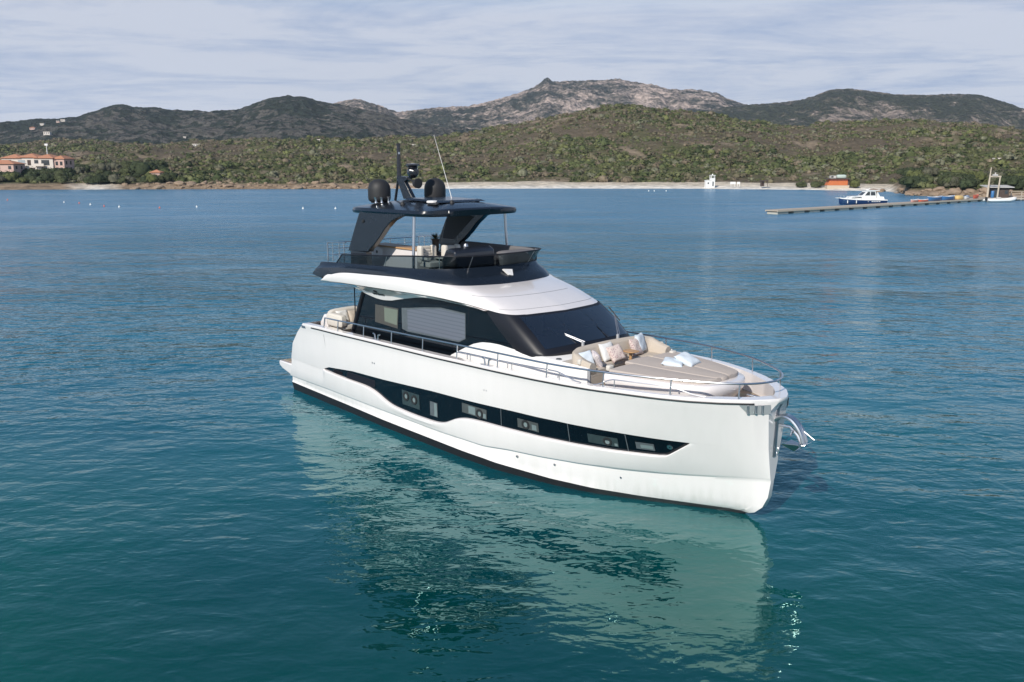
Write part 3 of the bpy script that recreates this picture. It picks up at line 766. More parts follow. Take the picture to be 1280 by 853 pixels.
rows = [  # z(x), half beam(x,z)
    (lambda x: -.75 + 0 * x, lambda x, z: .45 * Bw(x)),
    (lambda x: -.03 + 0 * x, lambda x, z: Bw(x)),
    (lambda x: I(x, [0, 3, 12, 15, 16.8, 18.2, 20], [.32, .30, .26, .19, .13, .10, .07]), lambda x, z: Bw(x) + .05 * sstep(19, 14, x) + .02),
    (lambda x: I(x, [0, 12, 15, 17, 20], [.38, .36, .33, .26, .16]), lambda x, z: lowB(x, .28)),
    (lambda x: I(x, [0, 12, 15, 17, 20], [.43, .43, .46, .44, .36]), lambda x, z: lowB(x, .50)),
    (lambda x: I(x, [0, 12, 15, 17, 20], [.50, .52, .60, .64, .66]), lambda x, z: lowB(x, .76)),
    (lambda x: zk(x) - .11, lambda x, z: lowB(x, .93)),
    (lambda x: zk(x) - .035, lambda x, z: np.maximum(Bk(x) - .02 - .065 * sstep(20, 17, x), .06)),
    (lambda x: zk(x), lambda x, z: Bk(x)),
    (lambda x: zk(x) + .04, lambda x, z: Bh(x, z) + .012 * fade(x)),
    (lambda x: zk(x) * .5 + zlo(x) * .5, lambda x, z: Bh(x, z) + .03 * fade(x)),
    (lambda x: zlo(x) - .10, lambda x, z: Bh(x, z) + .045 * gap(x)),
    (lambda x: zlo(x) - .03, lambda x, z: Bh(x, z) + .04 * gap(x)),
    (lambda x: zlo(x), lambda x, z: Bh(x, z) + .01 * gap(x)),
    (lambda x: zlo(x) + .015, lambda x, z: Bh(x, z) - .06 * gap(x)),
    (lambda x: zhi(x) - .008, lambda x, z: Bh(x, z) - .05 * gap(x)),
    (lambda x: zhi(x), lambda x, z: Bh(x, z)),
    (lambda x: zhi(x) + .03, lambda x, z: Bh(x, z) + .004 * fade(x)),
    (lambda x: zhi(x) * .55 + zs(x) * .45, lambda x, z: Bh(x, z) + .012 * fade(x)),
    (lambda x: zhi(x) * .2 + zs(x) * .8, lambda x, z: Bh(x, z)),
    (lambda x: zs(x) - .02, lambda x, z: Bs(x)),
    (lambda x: zs(x) + .02, lambda x, z: Bs(x) + .012),
    (lambda x: zs(x) + .085, lambda x, z: Bs(x) + .005),
    (lambda x: zs(x) + .105, lambda x, z: Bs(x) - .02),
]
G0, G1 = 14, 15
def fade(x): return sstep(18.9, 17.2, x)            # the glass band runs between these rows
NT = 230
tpar = np.linspace(0, 1, NT)
# more stations where the outline turns
tpar = np.sort(np.r_[tpar, np.linspace(.955, 1.0, 30)])
NT = len(tpar)
GRID = []
for zf, bf in rows:
    x = -.3 + tpar * 20.5
    for _ in range(6):
        z = zf(x); x = xaft(z) + tpar * (xstem(z) - xaft(z))
    z = zf(x); b = np.maximum(bf(x, z), .035)
    GRID.append(np.stack([x, b, z], -1))
GRID = np.array(GRID)
def zdeck(x): return zs(x) - I(x, [0, 14, 17, 19, 21], [.62, .60, .46, .36, .34])
def Bi(x): return np.minimum(Bs(x) - .25, np.maximum(Bs(np.minimum(x + .3, 20.29)) - .12, .02))
hull = MB(); boot = MB(); band = MB()
NR = len(rows)
for sgn in (-1, 1):
    g = GRID.copy(); g[:, :, 1] *= sgn
    vs = [tuple(p) for r in g for p in r]
    idx = lambda i, j: i * NT + j
    hf = []; bf_ = []; gf = []
    for i in range(NR - 1):
        for j in range(NT - 1):
            q = (idx(i, j), idx(i, j + 1), idx(i + 1, j + 1), idx(i + 1, j))
            xm = g[i, j, 0]
            if i < 2: bf_.append(q)
            elif i == G0 and gap(xm) > .5 and 2.65 < xm < 18.46: gf.append(q)
            else: hf.append(q)
    hull.add(vs, hf); boot.add(vs, bf_); band.add(vs, gf)
    # cap rail top, inner bulwark face
    xin = np.linspace(1.44, 19.98, 150)
    cap = []
    top = g[NR - 1]
    xi = 1.44 + tpar * (19.98 - 1.44)
    inn = np.stack([xi, sgn * Bi(xi), zs(xi) + .105], -1)
    low = np.stack([np.minimum(xi, 19.9), sgn * np.maximum(Bi(xi) - .03, 0), zdeck(xi) - .02], -1)
    hull.loft([[tuple(p) for p in top], [tuple(p) for p in inn], [tuple(p) for p in low]])
# stem face and transom
def strip_between(j):
    vs = []; fs = []
    for i in range(NR):
        x, b, z = GRID[i, j]; vs += [(x, -b, z), (x, b, z)]
    for i in range(NR - 1): fs.append((2 * i, 2 * i + 1, 2 * i + 3, 2 * i + 2))
    return vs, fs
hull.add(*strip_between(NT - 1)); hull.add(*strip_between(0))
# bow cap closing between the two sides
x, b, z = GRID[NR - 1, NT - 1]
hull.add([(x, -b, z), (x, b, z), (19.98, Bi(19.98), z), (19.98, -Bi(19.98), z)], [(0, 1, 2, 3)])
hull.add([(19.98, -Bi(19.98), z), (19.98, Bi(19.98), z), (19.9, .3, zs(20) - .4), (19.9, -.3, zs(20) - .4)], [(0, 1, 2, 3)])
hull_o = hull.build('hull', M['gel'], yacht, smooth=32)
boot.build('boot_stripe', M['boot'], hull_o)
for sgn in (-1, 1):
    bb = MB(); 
    n = len(band.v) // 2
    o = 0 if sgn < 0 else n
    bb.v = band.v; bb.f = [f for f in band.f if (f[0] < n) == (sgn < 0)]
    used = sorted({i for f in bb.f for i in f}); mp = {k: i for i, k in enumerate(used)}
    b2 = MB(); b2.add([band.v[k] for k in used], [tuple(mp[i] for i in f) for f in bb.f])
    bo = b2.build('hull_window', M['glass'], yacht, smooth=60)
    if sgn < 0: hull_window = bo
# transom board is in the hull; rub line under the cap
for sgn in (-1, 1):
    xs = np.r_[np.linspace(2.1, 18, 60), np.linspace(18.1, 19.92, 26)]
    m = MB(); m.tube([(x, sgn * (Bs(x) + .012), zs(x) + .003) for x in xs], .024, 6)
    m.build('rub_rail', M['rubber'], hull_o)

# on the band: portholes, blinds, vent grilles, joints (starboard and port)
def on_band(x, z, sgn, out): return (x, sgn * (float(Bh(x, z)) - .055 + out), z)
def band_quad(mb, x0, x1, z0, z1, sgn, out, n=4):
    r0 = []; r1 = []
    for i in range(n + 1):
        x = x0 + (x1 - x0) * i / n
        r0.append(on_band(x, z0, sgn, out)); r1.append(on_band(x, z1, sgn, out))
    mb.loft([r0, r1])
def ring(mb, x, z, sgn, out, r, w=.035, n=20, sx=1.0):
    a = []; b = []
    c0 = Vector(on_band(x, z, sgn, out)); d = (Vector(on_band(x + .1, z, sgn, out)) - Vector(on_band(x - .1, z, sgn, out))).normalized()
    up = (Vector(on_band(x, z + .1, sgn, out)) - Vector(on_band(x, z - .1, sgn, out))).normalized()
    nn = Vector((0, sgn, 0))
    for k in range(n + 1):
        t = 2 * math.pi * k / n
        e = d * math.cos(t) * sx + up * math.sin(t)
        a.append(c0 + e * r); b.append(c0 + e * (r - w) )
    am = [p + nn * .02 for p in a]; bm_ = [p + nn * .02 for p in b]
    mb.loft([a, am, bm_, b])
def disc(mb, x, z, sgn, out, r, n=20):
    c0 = Vector(on_band(x, z, sgn, out)); d = (Vector(on_band(x + .1, z, sgn, out)) - Vector(on_band(x - .1, z, sgn, out))).normalized()
    up = Vector((0, 0, 1)); 
    mb.add([c0 + d * r * math.cos(2 * math.pi * k / n) + up * r * math.sin(2 * math.pi * k / n) for k in range(n)], [tuple(range(n))])
M['portpane'] = mat('porthole_pane', (0.035, 0.052, 0.056), 0.2, vary=0.35, scale=6)
M['portpane2'] = mat('porthole_blind', (0.07, 0.078, 0.078), 0.3, vary=0.3, scale=5)
M['pale'] = mat('pale_porthole_glass', (0.17, 0.215, 0.22), 0.15, vary=0.2, scale=5)
for sgn in (-1, 1):
    def port(x0, x1, z0, z1, m, rings=(), lights=()):
        q = MB(); band_quad(q, x0, x1, z0, z1, sgn, .012); po = q.build('porthole', m, yacht, smooth=None)
        for (rx, rz, rr) in rings:
            k = MB(); ring(k, rx, rz, sgn, .022, rr, rr * .42); k.build('porthole_ring', M['rubber'], po)
            k = MB(); disc(k, rx, rz, sgn, .018, rr * .62); k.build('pane', M['pale'], po, smooth=None)
        for (a, b, c, d) in lights:
            k = MB(); band_quad(k, a, b, c, d, sgn, .02); k.build('pane', M['pale'], po, smooth=None)
    port(7.81, 8.78, 1.10, 1.60, M['portpane'], [(8.05, 1.42, .155), (8.5, 1.38, .155)])
    port(9.35, 9.74, 1.05, 1.52, M['greypane'], [], [(9.58, 9.72, 1.07, 1.50)])
    port(10.98, 12.12, 1.50, 1.80, M['portpane2'], [(11.82, 1.62, .145)], [(11.3, 11.62, 1.53, 1.77), (11.97, 12.09, 1.52, 1.66)])
    port(13.4, 14.19, 1.55, 1.82, M['portpane2'], [(13.72, 1.69, .14)], [(13.95, 14.12, 1.58, 1.74)])
    port(15.79, 16.64, 1.58, 1.84, M['portpane'], [(16.36, 1.70, .125)], [(16.54, 16.62, 1.60, 1.68)])
    port(17.1, 17.56, 1.62, 1.82, M['greypane'], [], [(17.22, 17.53, 1.66, 1.76)])
    k = MB(); ring(k, 17.95, 1.79, sgn, .012, .07, .05, 14); k.build('bow_light', M['steel'], yacht)
    for x in (12.74, 15.21, 16.87):
        k = MB(); band_quad(k, x - .012, x + .012, float(zlo(x)) + .02, float(zhi(x)) - .015, sgn, .012, 1); k.build('window_joint', M['greypane'], yacht, smooth=None)
    for (a, b, c, d) in ((3.35, 4.05, 1.40, 1.545), (4.3, 6.2, 1.36, 1.62)):
        k = MB()
        n = 7
        for i in range(n):
            z0 = c + (d - c) * i / n
            k.add([on_band(a + .12 * i / n, z0, sgn, .03), on_band(b, z0, sgn, .03), on_band(b, z0 + (d - c) / n * .55, sgn, .012), on_band(a + .12 * i / n, z0 + (d - c) / n * .55, sgn, .012)], [(0, 1, 2, 3)])
        k.build('vent_grille', M['frame'], yacht, smooth=None)
# small skin fittings and the fuel hatch line
for sgn in (-1, 1):
    for (x, z, r) in ((13.3, .62, .035), (14.6, .65, .03), (6.2, 2.25, .03), (6.32, 2.25, .03), (12.1, 2.42, .02), (12.2, 2.42, .02), (16.5, .62, .03)):
        bb = float(Bh(x, z) if z > float(zk(x)) else .55 * (Bk(x) - .08) + .45 * Bw(x) + .05)
        k = MB(); k.lathe([(0, 0), (r, 0), (r, .03), (0, .03)], (x, sgn * bb - .015, z), 'y', 10)
        k.build('skin_fitting', M['steeld'], hull_o)
    k = MB()
    for pts in ([(3.0, 2.78), (3.05, 2.25), (3.35, 2.2)],):
        k.tube([(x, sgn * (float(Bh(x, z)) + .002), z) for x, z in pts], .006, 5)
    k.build('hatch_seam', M['greypane'], yacht)

# stem plate, fairleads, bow chrome
k = MB(); pr = []
for z in np.linspace(1.75, 3.14, 12): pr.append([(float(xstem(z)) - .30, -.115 - .10 * max(0, z - 2.6), z), (float(xstem(z)) + .012, -.05, z), (float(xstem(z)) + .02, .0, z), (float(xstem(z)) + .012, .05, z), (float(xstem(z)) - .30, .115 + .10 * max(0, z - 2.6), z)])
pr2 = [[pr[i][1], pr[i][2], pr[i][3]] for i in range(len(pr))]
pr2 = [[(p[0] - .06, p[1] * 2.2, p[2]), (p[0] + .004, p[1] * 1.15, p[2]), b, (q[0] + .004, q[1] * 1.15, q[2]), (q[0] - .06, q[1] * 2.2, q[2])] for (p, b, q) in pr2]
k.loft(pr2); k.build('stem_plate', M['steeld'], yacht, smooth=50)
for sgn in (-1, 1):
    f = MB(); rows_ = []
    xs = np.linspace(19.66, 20.16, 12)
    zt = [float(zs(x)) - .03 for x in xs]; zb = [float(zs(x)) - (.05 + .22 * min(1, i / 3.0)) for i, x in enumerate(xs)]
    off_ = .018
    rows_ = [[(x + .008, sgn * (float(Bh(x, z)) + off_), z) for x, z in zip(xs, zz)] for zz in (zt, [(a * .5 + b * .5) for a, b in zip(zt, zb)], zb)]
    f.loft(rows_); fo = f.build('fairlead_plate', M['steelm'], yacht)
    for xx in (19.80, 19.93, 20.03):
        r2 = MB(); y = sgn * (float(Bh(xx, 3.1)) + .02); r2.lathe([(0, -.1), (.035, -.1), (.028, 0), (.035, .1), (0, .1)], (xx + .02, y, float(zs(xx)) - .14), 'z', 10)
        r2.build('fairlead_roller', M['steeld'], fo)
    # stern fairlead
    f = MB(); f.box((1.32, sgn * 2.66 - .03, 2.80), (1.62, sgn * 2.66 + .03, 2.90)); f.build('stern_fairlead', M['steeld'], yacht, bevel=.015)

# bow anchor on its arm
anch = MB()
arm = [(20.0, 0, 2.62), (20.18, 0, 2.80), (20.36, 0, 2.86), (20.55, 0, 2.82), (20.72, 0, 2.68), (20.84, 0, 2.50), (20.90, 0, 2.30)]
arm = spline(arm, 16)
for s in (-1, 1): anch.tube([(p[0], p[1] + s * .075, p[2]) for p in arm], .05, 8)
anch.add([(p[0], s * .085, p[2] + .055) for p in arm for s in (-1, 1)], [(2 * i, 2 * i + 1, 2 * i + 3, 2 * i + 2) for i in range(len(arm) - 1)])
anch_o = anch.build('anchor_roller', M['steel'], yacht)
a = MB()
a.tube([(20.2, 0, 2.60), (20.5, 0, 2.62), (20.72, 0, 2.45), (20.86, 0, 2.22)], [.04, .045, .05, .05], 8)
a.tube([(20.86, -.14, 2.24), (20.86, .14, 2.24)], .05, 8)
a.add([(20.86, -.05, 2.22), (20.40, -.26, 2.22), (20.32, 0, 2.10), (20.70, -.10, 2.05), (21.16, 0, 2.42), (20.40, .26, 2.22), (20.86, .05, 2.22), (20.70, .10, 2.05)],
      [(0, 1, 2, 3), (6, 7, 2, 5), (0, 3, 4), (6, 4, 7), (3, 2, 7), (3, 7, 4), (0, 6, 5, 2, 1), (0, 4, 6)])
a.tube([(20.88, 0, 2.58), (21.16, 0, 2.43)], .018, 6)
a.tube([(20.6, -.05, 2.56), (20.6, -.14, 2.44)], .03, 6)
a.build('anchor', M['steel'], anch_o)
k = MB(); ringp = [(20.14 + .09 * math.sin(t) * .4 + .05, .0 + .0, 1.93 + .075 * math.cos(t)) for t in np.linspace(0, 2 * math.pi, 14)]
k.tube(ringp, .016, 6, False); k.build('bow_eye', M['steel'], yacht)

# swim platform
k = MB()
pl = [(-1.58, .76), (-1.55, .93), (-1.42, 1.0), (.1, 1.02), (.1, .5), (-.25, .5), (-1.34, .66)]
w = [2.16, 2.22, 2.26, 2.30, 2.30, 2.28, 2.2]
k.loft([[(x, -b, z) for (x, z), b in zip(pl, w)], [(x, b, z) for (x, z), b in zip(pl, w)]], close=True)
k.f.append(tuple(range(7))); k.mi.append(0); k.f.append(tuple(range(7, 14))); k.mi.append(0)
sp_o = k.build('swim_platform', M['gel'], yacht, smooth=30, bevel=.05)
k = MB(); k.box((-1.28, -2.1, 1.012), (.02, 2.1, 1.03)); k.build('teak_planking', M['teak'], sp_o, smooth=None)

# deck
k = MB()
xs = np.linspace(1.5, 19.9, 60)
k.loft([[(x, -max(float(Bi(x)) - .02, .02), float(zdeck(x))) for x in xs], [(x, max(float(Bi(x)) - .02, .02), float(zdeck(x))) for x in xs]])
k.build('deck', M['teak'], yacht, smooth=None)

# ---------------------------------------------------------------- deckhouse
k = MB()
sil = [(4.02, 2.35), (4.02, 2.98), (4.72, 4.42), (4.75, 4.86), (10.6, 4.76), (10.6, 2.5)]
k.prism(sil, 'y', -2.05, 2.05)
house = k.build('deckhouse', M['glass'], yacht, smooth=20, bevel=.03)
for sgn in (-1, 1):
    k = MB(); k.prism([(10.603, 4.76), (11.35, 4.74), (11.62, 4.5), (12.92, 3.66), (12.92, 3.3), (12.0, 2.5), (10.603, 2.5)], 'y', sgn * 1.99, sgn * 2.05)
    k.build('side_glass', M['glass'], house, smooth=20)
M['cabin'] = mat('dark_brown_interior', (0.16, 0.14, 0.125), 0.6, vary=.2)
k = MB(); k.box((10.603, -1.98, 3.2), (13.6, 1.98, 3.3)); k.build('wheelhouse_floor', M['cabin'], house, smooth=None)
k = MB(); k.prism([(12.3, 3.3), (12.25, 3.78), (12.5, 3.86), (13.3, 3.72), (13.75, 3.62), (13.75, 3.3)], 'y', -1.9, 1.9); k.build('dashboard', M['greyfab'], house, bevel=.04)
for y in (-.95, -.15):
    k = MB(); k.cushion((11.55, y, 3.95), (.28, .62, .95), .35); k.cushion((11.8, y, 3.55), (.6, .6, .22), .35); k.build('pilot_seat', M['cream'], house)
k = MB(); k.tube([(12.2, -.95 + .19 * math.cos(t), 3.92 + .19 * math.sin(t)) for t in np.linspace(0, 2 * math.pi, 17)], .02, 6, False); k.build('steering_wheel', M['rubber'], house)
k = MB(); k.box((10.65, .5, 3.3), (10.9, 1.9, 4.5)); k.build('cabin_panel', M['beigein'], house, smooth=None)
# aft pillar edge
for sgn in (-1, 1):
    k = MB(); k.tube([(3.98, sgn * 2.06, 2.4), (3.98, sgn * 2.06, 2.98), (4.72, sgn * 2.06, 4.45)], .075, 8); k.build('pillar', M['frame'], yacht)
    k = MB(); k.tube([(2.82, sgn * 1.21, 2.4), (2.82, sgn * 1.21, 4.80)], .022, 8); k.build('cockpit_post', M['frame'], yacht)
# saloon windows
for sgn in (-1, 1):
    y = sgn * 2.056
    k = MB(); k.add([(5.47, y, 4.13), (6.86, y, 4.14), (6.79, y, 3.44), (5.42, y, 3.50)], [(0, 1, 2, 3)])
    wo = k.build('window', M['beigein'], yacht, smooth=None)
    k = MB(); k.add([(6.02, y + sgn * .004, 4.09), (6.82, y + sgn * .004, 4.09), (6.76, y + sgn * .004, 3.55), (6.02, y + sgn * .004, 3.60)], [(0, 1, 2, 3)])
    k.build('pane', mat('greenish_pane', (0.16, 0.185, 0.15), 0.3, vary=.08), wo, smooth=None)
    k = MB(); P_ = [(7.05, 4.19), (7.45, 4.24), (8.3, 4.36), (9.2, 4.46), (10.44, 4.43), (10.43, 3.62), (10.1, 3.47), (7.35, 3.42), (7.05, 3.48)]
    k.add([(x, y, z) for x, z in P_], [tuple(range(len(P_)))])
    wo = k.build('window', M['greypane'], yacht, smooth=None)
    k = MB(); P_ = [(7.38, 4.17), (8.3, 4.31), (9.2, 4.41), (10.42, 4.38), (10.41, 3.63), (10.05, 3.50), (7.38, 3.47)]
    k.add([(x, y + sgn * .004, z) for x, z in P_], [tuple(range(len(P_)))])
    k.build('pane', M['blinds'], wo, smooth=None)

# wide white wave of the foredeck trunk, stepping up over the side glass
k = MB()
trx = np.linspace(9.7, 14.46, 44)
def ztr(x): return float(I(x, [9.7, 9.95, 10.4, 10.8, 11.2, 11.6, 12.0, 12.6, 13.2, 13.9, 15.42], [3.02, 3.14, 3.36, 3.54, 3.65, 3.69, 3.70, 3.66, 3.62, 3.58, 3.52]))
def ytr(x): return float(I(x, [9.7, 13.2, 14.2, 15.44], [2.10, 2.10, 2.0, 1.91]))
rws = []
for dy, dz in ((0, None), (0, -.09), (-.025, -.03), (-.09, 0)):
    rws.append([(x, -(ytr(x) + dy), (2.4 if dz is None else ztr(x) + dz)) for x in trx])
for dy, dz in reversed(((0, None), (0, -.09), (-.025, -.03), (-.09, 0))):
    rws.append([(x, (ytr(x) + dy), (2.4 if dz is None else ztr(x) + dz)) for x in trx])
k.loft(rws)
n = len(trx)
k.f.append(tuple(i * n + n - 1 for i in range(8))); k.mi.append(0)
k.f.append(tuple(i * n for i in range(8))); k.mi.append(0)
trunk = k.build('foredeck_trunk', M['gel2'], yacht, smooth=45)
for sgn in (-1, 1):
    k = MB(); xw = np.linspace(14.462, 15.44, 12)
    k.loft([[(x, sgn * ytr(x), 2.5) for x in xw], [(x, sgn * ytr(x), ztr(x) - .09) for x in xw], [(x, sgn * (ytr(x) - .025), ztr(x) - .03) for x in xw], [(x, sgn * (ytr(x) - .07), ztr(x)) for x in xw], [(x, sgn * (ytr(x) - .11), ztr(x) - .02) for x in xw], [(x, sgn * (ytr(x) - .12), 2.5) for x in xw]])
    k.add([(15.44, sgn * ytr(15.44), 2.5), (15.44, sgn * ytr(15.44), 3.43), (15.44, sgn * (ytr(15.44) - .07), 3.52), (15.44, sgn * (ytr(15.44) - .12), 3.5), (15.44, sgn * (ytr(15.44) - .12), 2.5)], [(0, 1, 2, 3, 4)])
    k.build('lounge_side_wall', M['gel2'], trunk, smooth=45)
for (x, y) in ((13.7, -1.86), (14.25, -1.80), (14.25, 1.80)):
    m = MB(); m.lathe([(0, 0), (.09, 0), (.08, .02), (0, .03)], (x, y, ztr(x) + .0), 'z', 12); m.build('deck_filler', M['greypane'], trunk)

# windscreen: frame shell and the glass set in it
base = [(12.75, -2.075, 3.62), (13.2, -2.09, 3.60), (13.55, -2.05, 3.60), (13.82, -1.86, 3.62), (13.98, -1.45, 3.66), (14.08, -.8, 3.70), (14.12, 0, 3.71)]
topc = [(11.40, -2.06, 4.66), (11.9, -2.05, 4.64), (12.28, -1.98, 4.62), (12.46, -1.82, 4.61), (12.57, -1.4, 4.6), (12.68, -.75, 4.59), (12.72, 0, 4.59)]
def mir(c): return c + [(x, -y, z) for x, y, z in reversed(c[:-1])]
bs_ = resample(spline(mir(base), 80), 81); tp_ = resample(spline(mir(topc), 80), 81)
def wsrow(f, out=0.0, a=0, b=81):
    r = []
    for i in range(a, b):
        p = Vector(bs_[i]).lerp(Vector(tp_[i]), f)
        t = (Vector(bs_[min(i + 1, 80)]) - Vector(bs_[max(i - 1, 0)])).normalized()
        u = (Vector(tp_[i]) - Vector(bs_[i])).normalized(); nn = t.cross(u).normalized()
        if nn.x < 0 and abs(nn.y) < .5: nn = -nn
        bulge = .05 * 4 * f * (1 - f)
        r.append(tuple(p + nn * (out + bulge)))
    return r
k = MB()
skirt = [(x - .02, y * .99, z - .18) for x, y, z in bs_]
k.loft([skirt] + [wsrow(f) for f in np.linspace(0, .13, 3)])
k.loft([wsrow(f) for f in np.linspace(.92, 1, 3)])
for i0, i1 in ((0, 17), (63, 80)): k.loft([wsrow(f, 0, i0, i1 + 1) for f in np.linspace(.13, .92, 7)])
fr_in = [wsrow(f, -.06, 16, 65) for f in (.12, .93)]
ws = k.build('windscreen_frame', M['frame'], yacht, smooth=40)
k = MB()
for i in (32, 48):
    k.tube([Vector(wsrow(f, -.02, i, i + 1)[0]) for f in np.linspace(.13, .92, 6)], .03, 6)
k.build('screen_mullion', M['frame'], ws)
k = MB(); k.loft([wsrow(f, .006, 16, 65) for f in np.linspace(.12, .93, 7)])
k.build('windscreen', M['wsglass'], yacht, smooth=60)
# dashboard and seats seen through the glass read as dark shapes: a sun blind behind the screen
for (p0, p1, p2) in (((14.0, -.62, 3.78), (13.05, -1.12, 4.16), (13.9, -1.35, 3.85)), ((13.98, .95, 3.80), (13.62, 1.18, 4.38), (13.6, 1.3, 4.1))):
    m = MB(); a_ = Vector(p0); b_ = Vector(p1)
    off = Vector((.07, 0, .075))
    m.tube([a_ + off, b_ + off], .018, 6); m.tube([a_ + off + Vector((.02, .06, .02)), b_ + off + Vector((0, .03, .01))], .014, 6)
    wo = m.build('wiper', M['steeld'], yacht)
    m = MB(); d = (Vector((-.72, -.05, .5)) if p1[1] < 0 else Vector((-.55, .05, .4))) * .45
    m.tube([b_ + off - d, b_ + off + d], .018, 6); m.build('wiper_blade', M['rubber'], wo)
    m = MB(); m.lathe([(0, -.12), (.05, -.12), (.045, .02), (0, .04)], tuple(a_ + off), 'z', 10); m.build('wiper_motor', M['steelm'], wo)

# white coachroof and side bands
A = [(2.80, 2.60, 4.775), (3.3, 2.6, 5.06), (4.38, 2.60, 5.19), (5.9, 2.6, 5.27), (7.77, 2.56, 5.34), (8.9, 2.47, 5.325), (9.6, 2.28, 5.28), (10.0, 2.02, 5.25), (10.25, 1.7, 5.24), (10.4, 1.2, 5.23), (10.5, .6, 5.22), (10.53, 0, 5.22)]
Bq = [(2.76, 2.60, 4.75), (3.5, 2.6, 4.79), (4.35, 2.60, 4.82), (6.36, 2.61, 4.855), (8.4, 2.56, 4.885), (9.6, 2.45, 4.87), (10.7, 2.25, 4.78), (11.55, 2.11, 4.68), (12.15, 2.02, 4.63), (12.50, 1.68, 4.60), (12.66, .9, 4.60), (12.76, 0, 4.60)]
NA = 70
def side(c, sgn): return [(x, sgn * y, z) for x, y, z in c]
def full(c): 
    h = resample(spline(c, 90), NA); return [(x, -y, z) for x, y, z in h] + [(x, y, z) for x, y, z in reversed(h[:-1])]
fA = [tuple(p) for p in full([A[i] for i in range(len(A))])]
# match the two outlines by control index, not by length
def bymatch(c):
    h = spline(c, NA - 1); return [(x, -y, z) for x, y, z in h] + [(x, y, z) for x, y, z in reversed(h[:-1])]
rA, rB = bymatch(A), bymatch(Bq)
k = MB(); rr = []
for f in (0, .12, .3, .5, .7, .88, 1.0):
    row = []
    for p, q in zip(rA, rB):
        v = Vector(p).lerp(Vector(q), f)
        L = (Vector(p) - Vector(q)).length
        v.z += .10 * min(1, L / 2) * 4 * f * (1 - f) * .8
        v.y *= 1 + .012 * 4 * f * (1 - f)
        row.append(tuple(v))
    rr.append(row)
under = [(x - .03 if x > 11 else x, y * .975, z - .035) for x, y, z in rB]
inner = [(x - .35 if x > 11 else x, y * .80, z + .02) for x, y, z in rB]
k.loft(rr + [under, inner])
roof = k.build('coachroof', M['gel'], yacht, smooth=38)
for fi, i0, i1 in ((3, NA - 26, NA + 12), (5, NA - 20, NA + 18)):
    m = MB(); m.tube([(x, y, z + .001) for x, y, z in rr[fi][i0:i1]], .006, 5); m.build('roof_seam', M['greypane'], roof)
# lower lip with the recessed soffit above it
lipx = np.linspace(3.3, 11.5, 70)
def zlip(x): return float(I(x, [3.3, 3.9, 4.5, 5.2, 5.7, 6.1, 6.6, 7.2, 8.0, 8.5, 9.3, 10.2, 11.5], [4.80, 4.70, 4.57, 4.44, 4.375, 4.36, 4.40, 4.52, 4.66, 4.71, 4.72, 4.70, 4.64]))
for sgn in (-1, 1):
    top_ = []; mid_ = []; low_ = []; in_ = []
    for x in lipx:
        bz = float(I(x, [q[0] for q in Bq], [q[2] for q in Bq])) - .03; by = float(I(x, [q[0] for q in Bq], [q[1] for q in Bq]))
        zl = zlip(x); zm = min(zl + float(I(x, [3.3, 4.5, 6, 7.5, 9, 11.5], [.02, .07, .17, .12, .05, .03])), bz - .01)
        top_.append((x, sgn * (by - .03), bz)); mid_.append((x, sgn * 2.20, zm)); low_.append((x, sgn * 2.15, zl)); in_.append((x, sgn * 2.02, zl + .01))
    m = MB(); m.loft([top_, [(x, sgn * (2.22 + .0), z + .012) for (x, y, z) in mid_], mid_, low_, in_])
    m.build('side_wing', M['gel'], yacht, smooth=25)
    # emblem on the wing: a small ring over a row of marks
    em = MB()
    def sp(x, h): # point on the soffit, h from lip upward 0..1
        i = int(np.argmin(abs(lipx - x))); a_, b_ = Vector(mid_[i]), Vector(top_[i]); p = a_.lerp(b_, h); nn = Vector((0, sgn * .6, -.8)) * .012
        return p + nn
    c0 = sp(6.0, .55); ux = Vector((1, 0, .02)); uy = (sp(6.0, .9) - sp(6.0, .1)).normalized()
    rg = []
    for t in np.linspace(0, 2 * math.pi, 13): rg.append(c0 + ux * .085 * math.cos(t) + uy * .07 * math.sin(t))
    em.tube(rg, .014, 5, False); em.tube([c0 - ux * .05, c0 + ux * .05], .012, 5)
    for i, w_ in enumerate((.06, .07, .05, .06, .07, .05)):
        p = sp(5.72 + .105 * i, .12 - .0 * i)
        em.tube([p - uy * .05, p + uy * .05 + ux * (.03 if i % 2 else 0)], .013, 5)
        if i % 2: em.tube([p - uy * .05, p + uy * .05 - ux * .04], .011, 5)
    em.build('wing_emblem', M['frame'], yacht)

# underside and floor of the flybridge
k = MB()
fl = [(2.9, 2.40), (3.2, 2.5), (8.9, 2.45), (9.7, 2.1), (10.1, 1.5), (10.2, 0)]
pf = [(x, -y) for x, y in fl] + [(x, y) for x, y in reversed(fl[:-1])]
k.prism(pf, 'z', 4.80, 5.02)
k.build('flybridge_deck', M['gel'], yacht, smooth=20)
k = MB(); k.prism([(x if x > 2.3 else 2.25, y * .86) for x, y in pf], 'z', 5.023, 5.04); k.build('flybridge_teak', M['teak'], yacht, smooth=None)

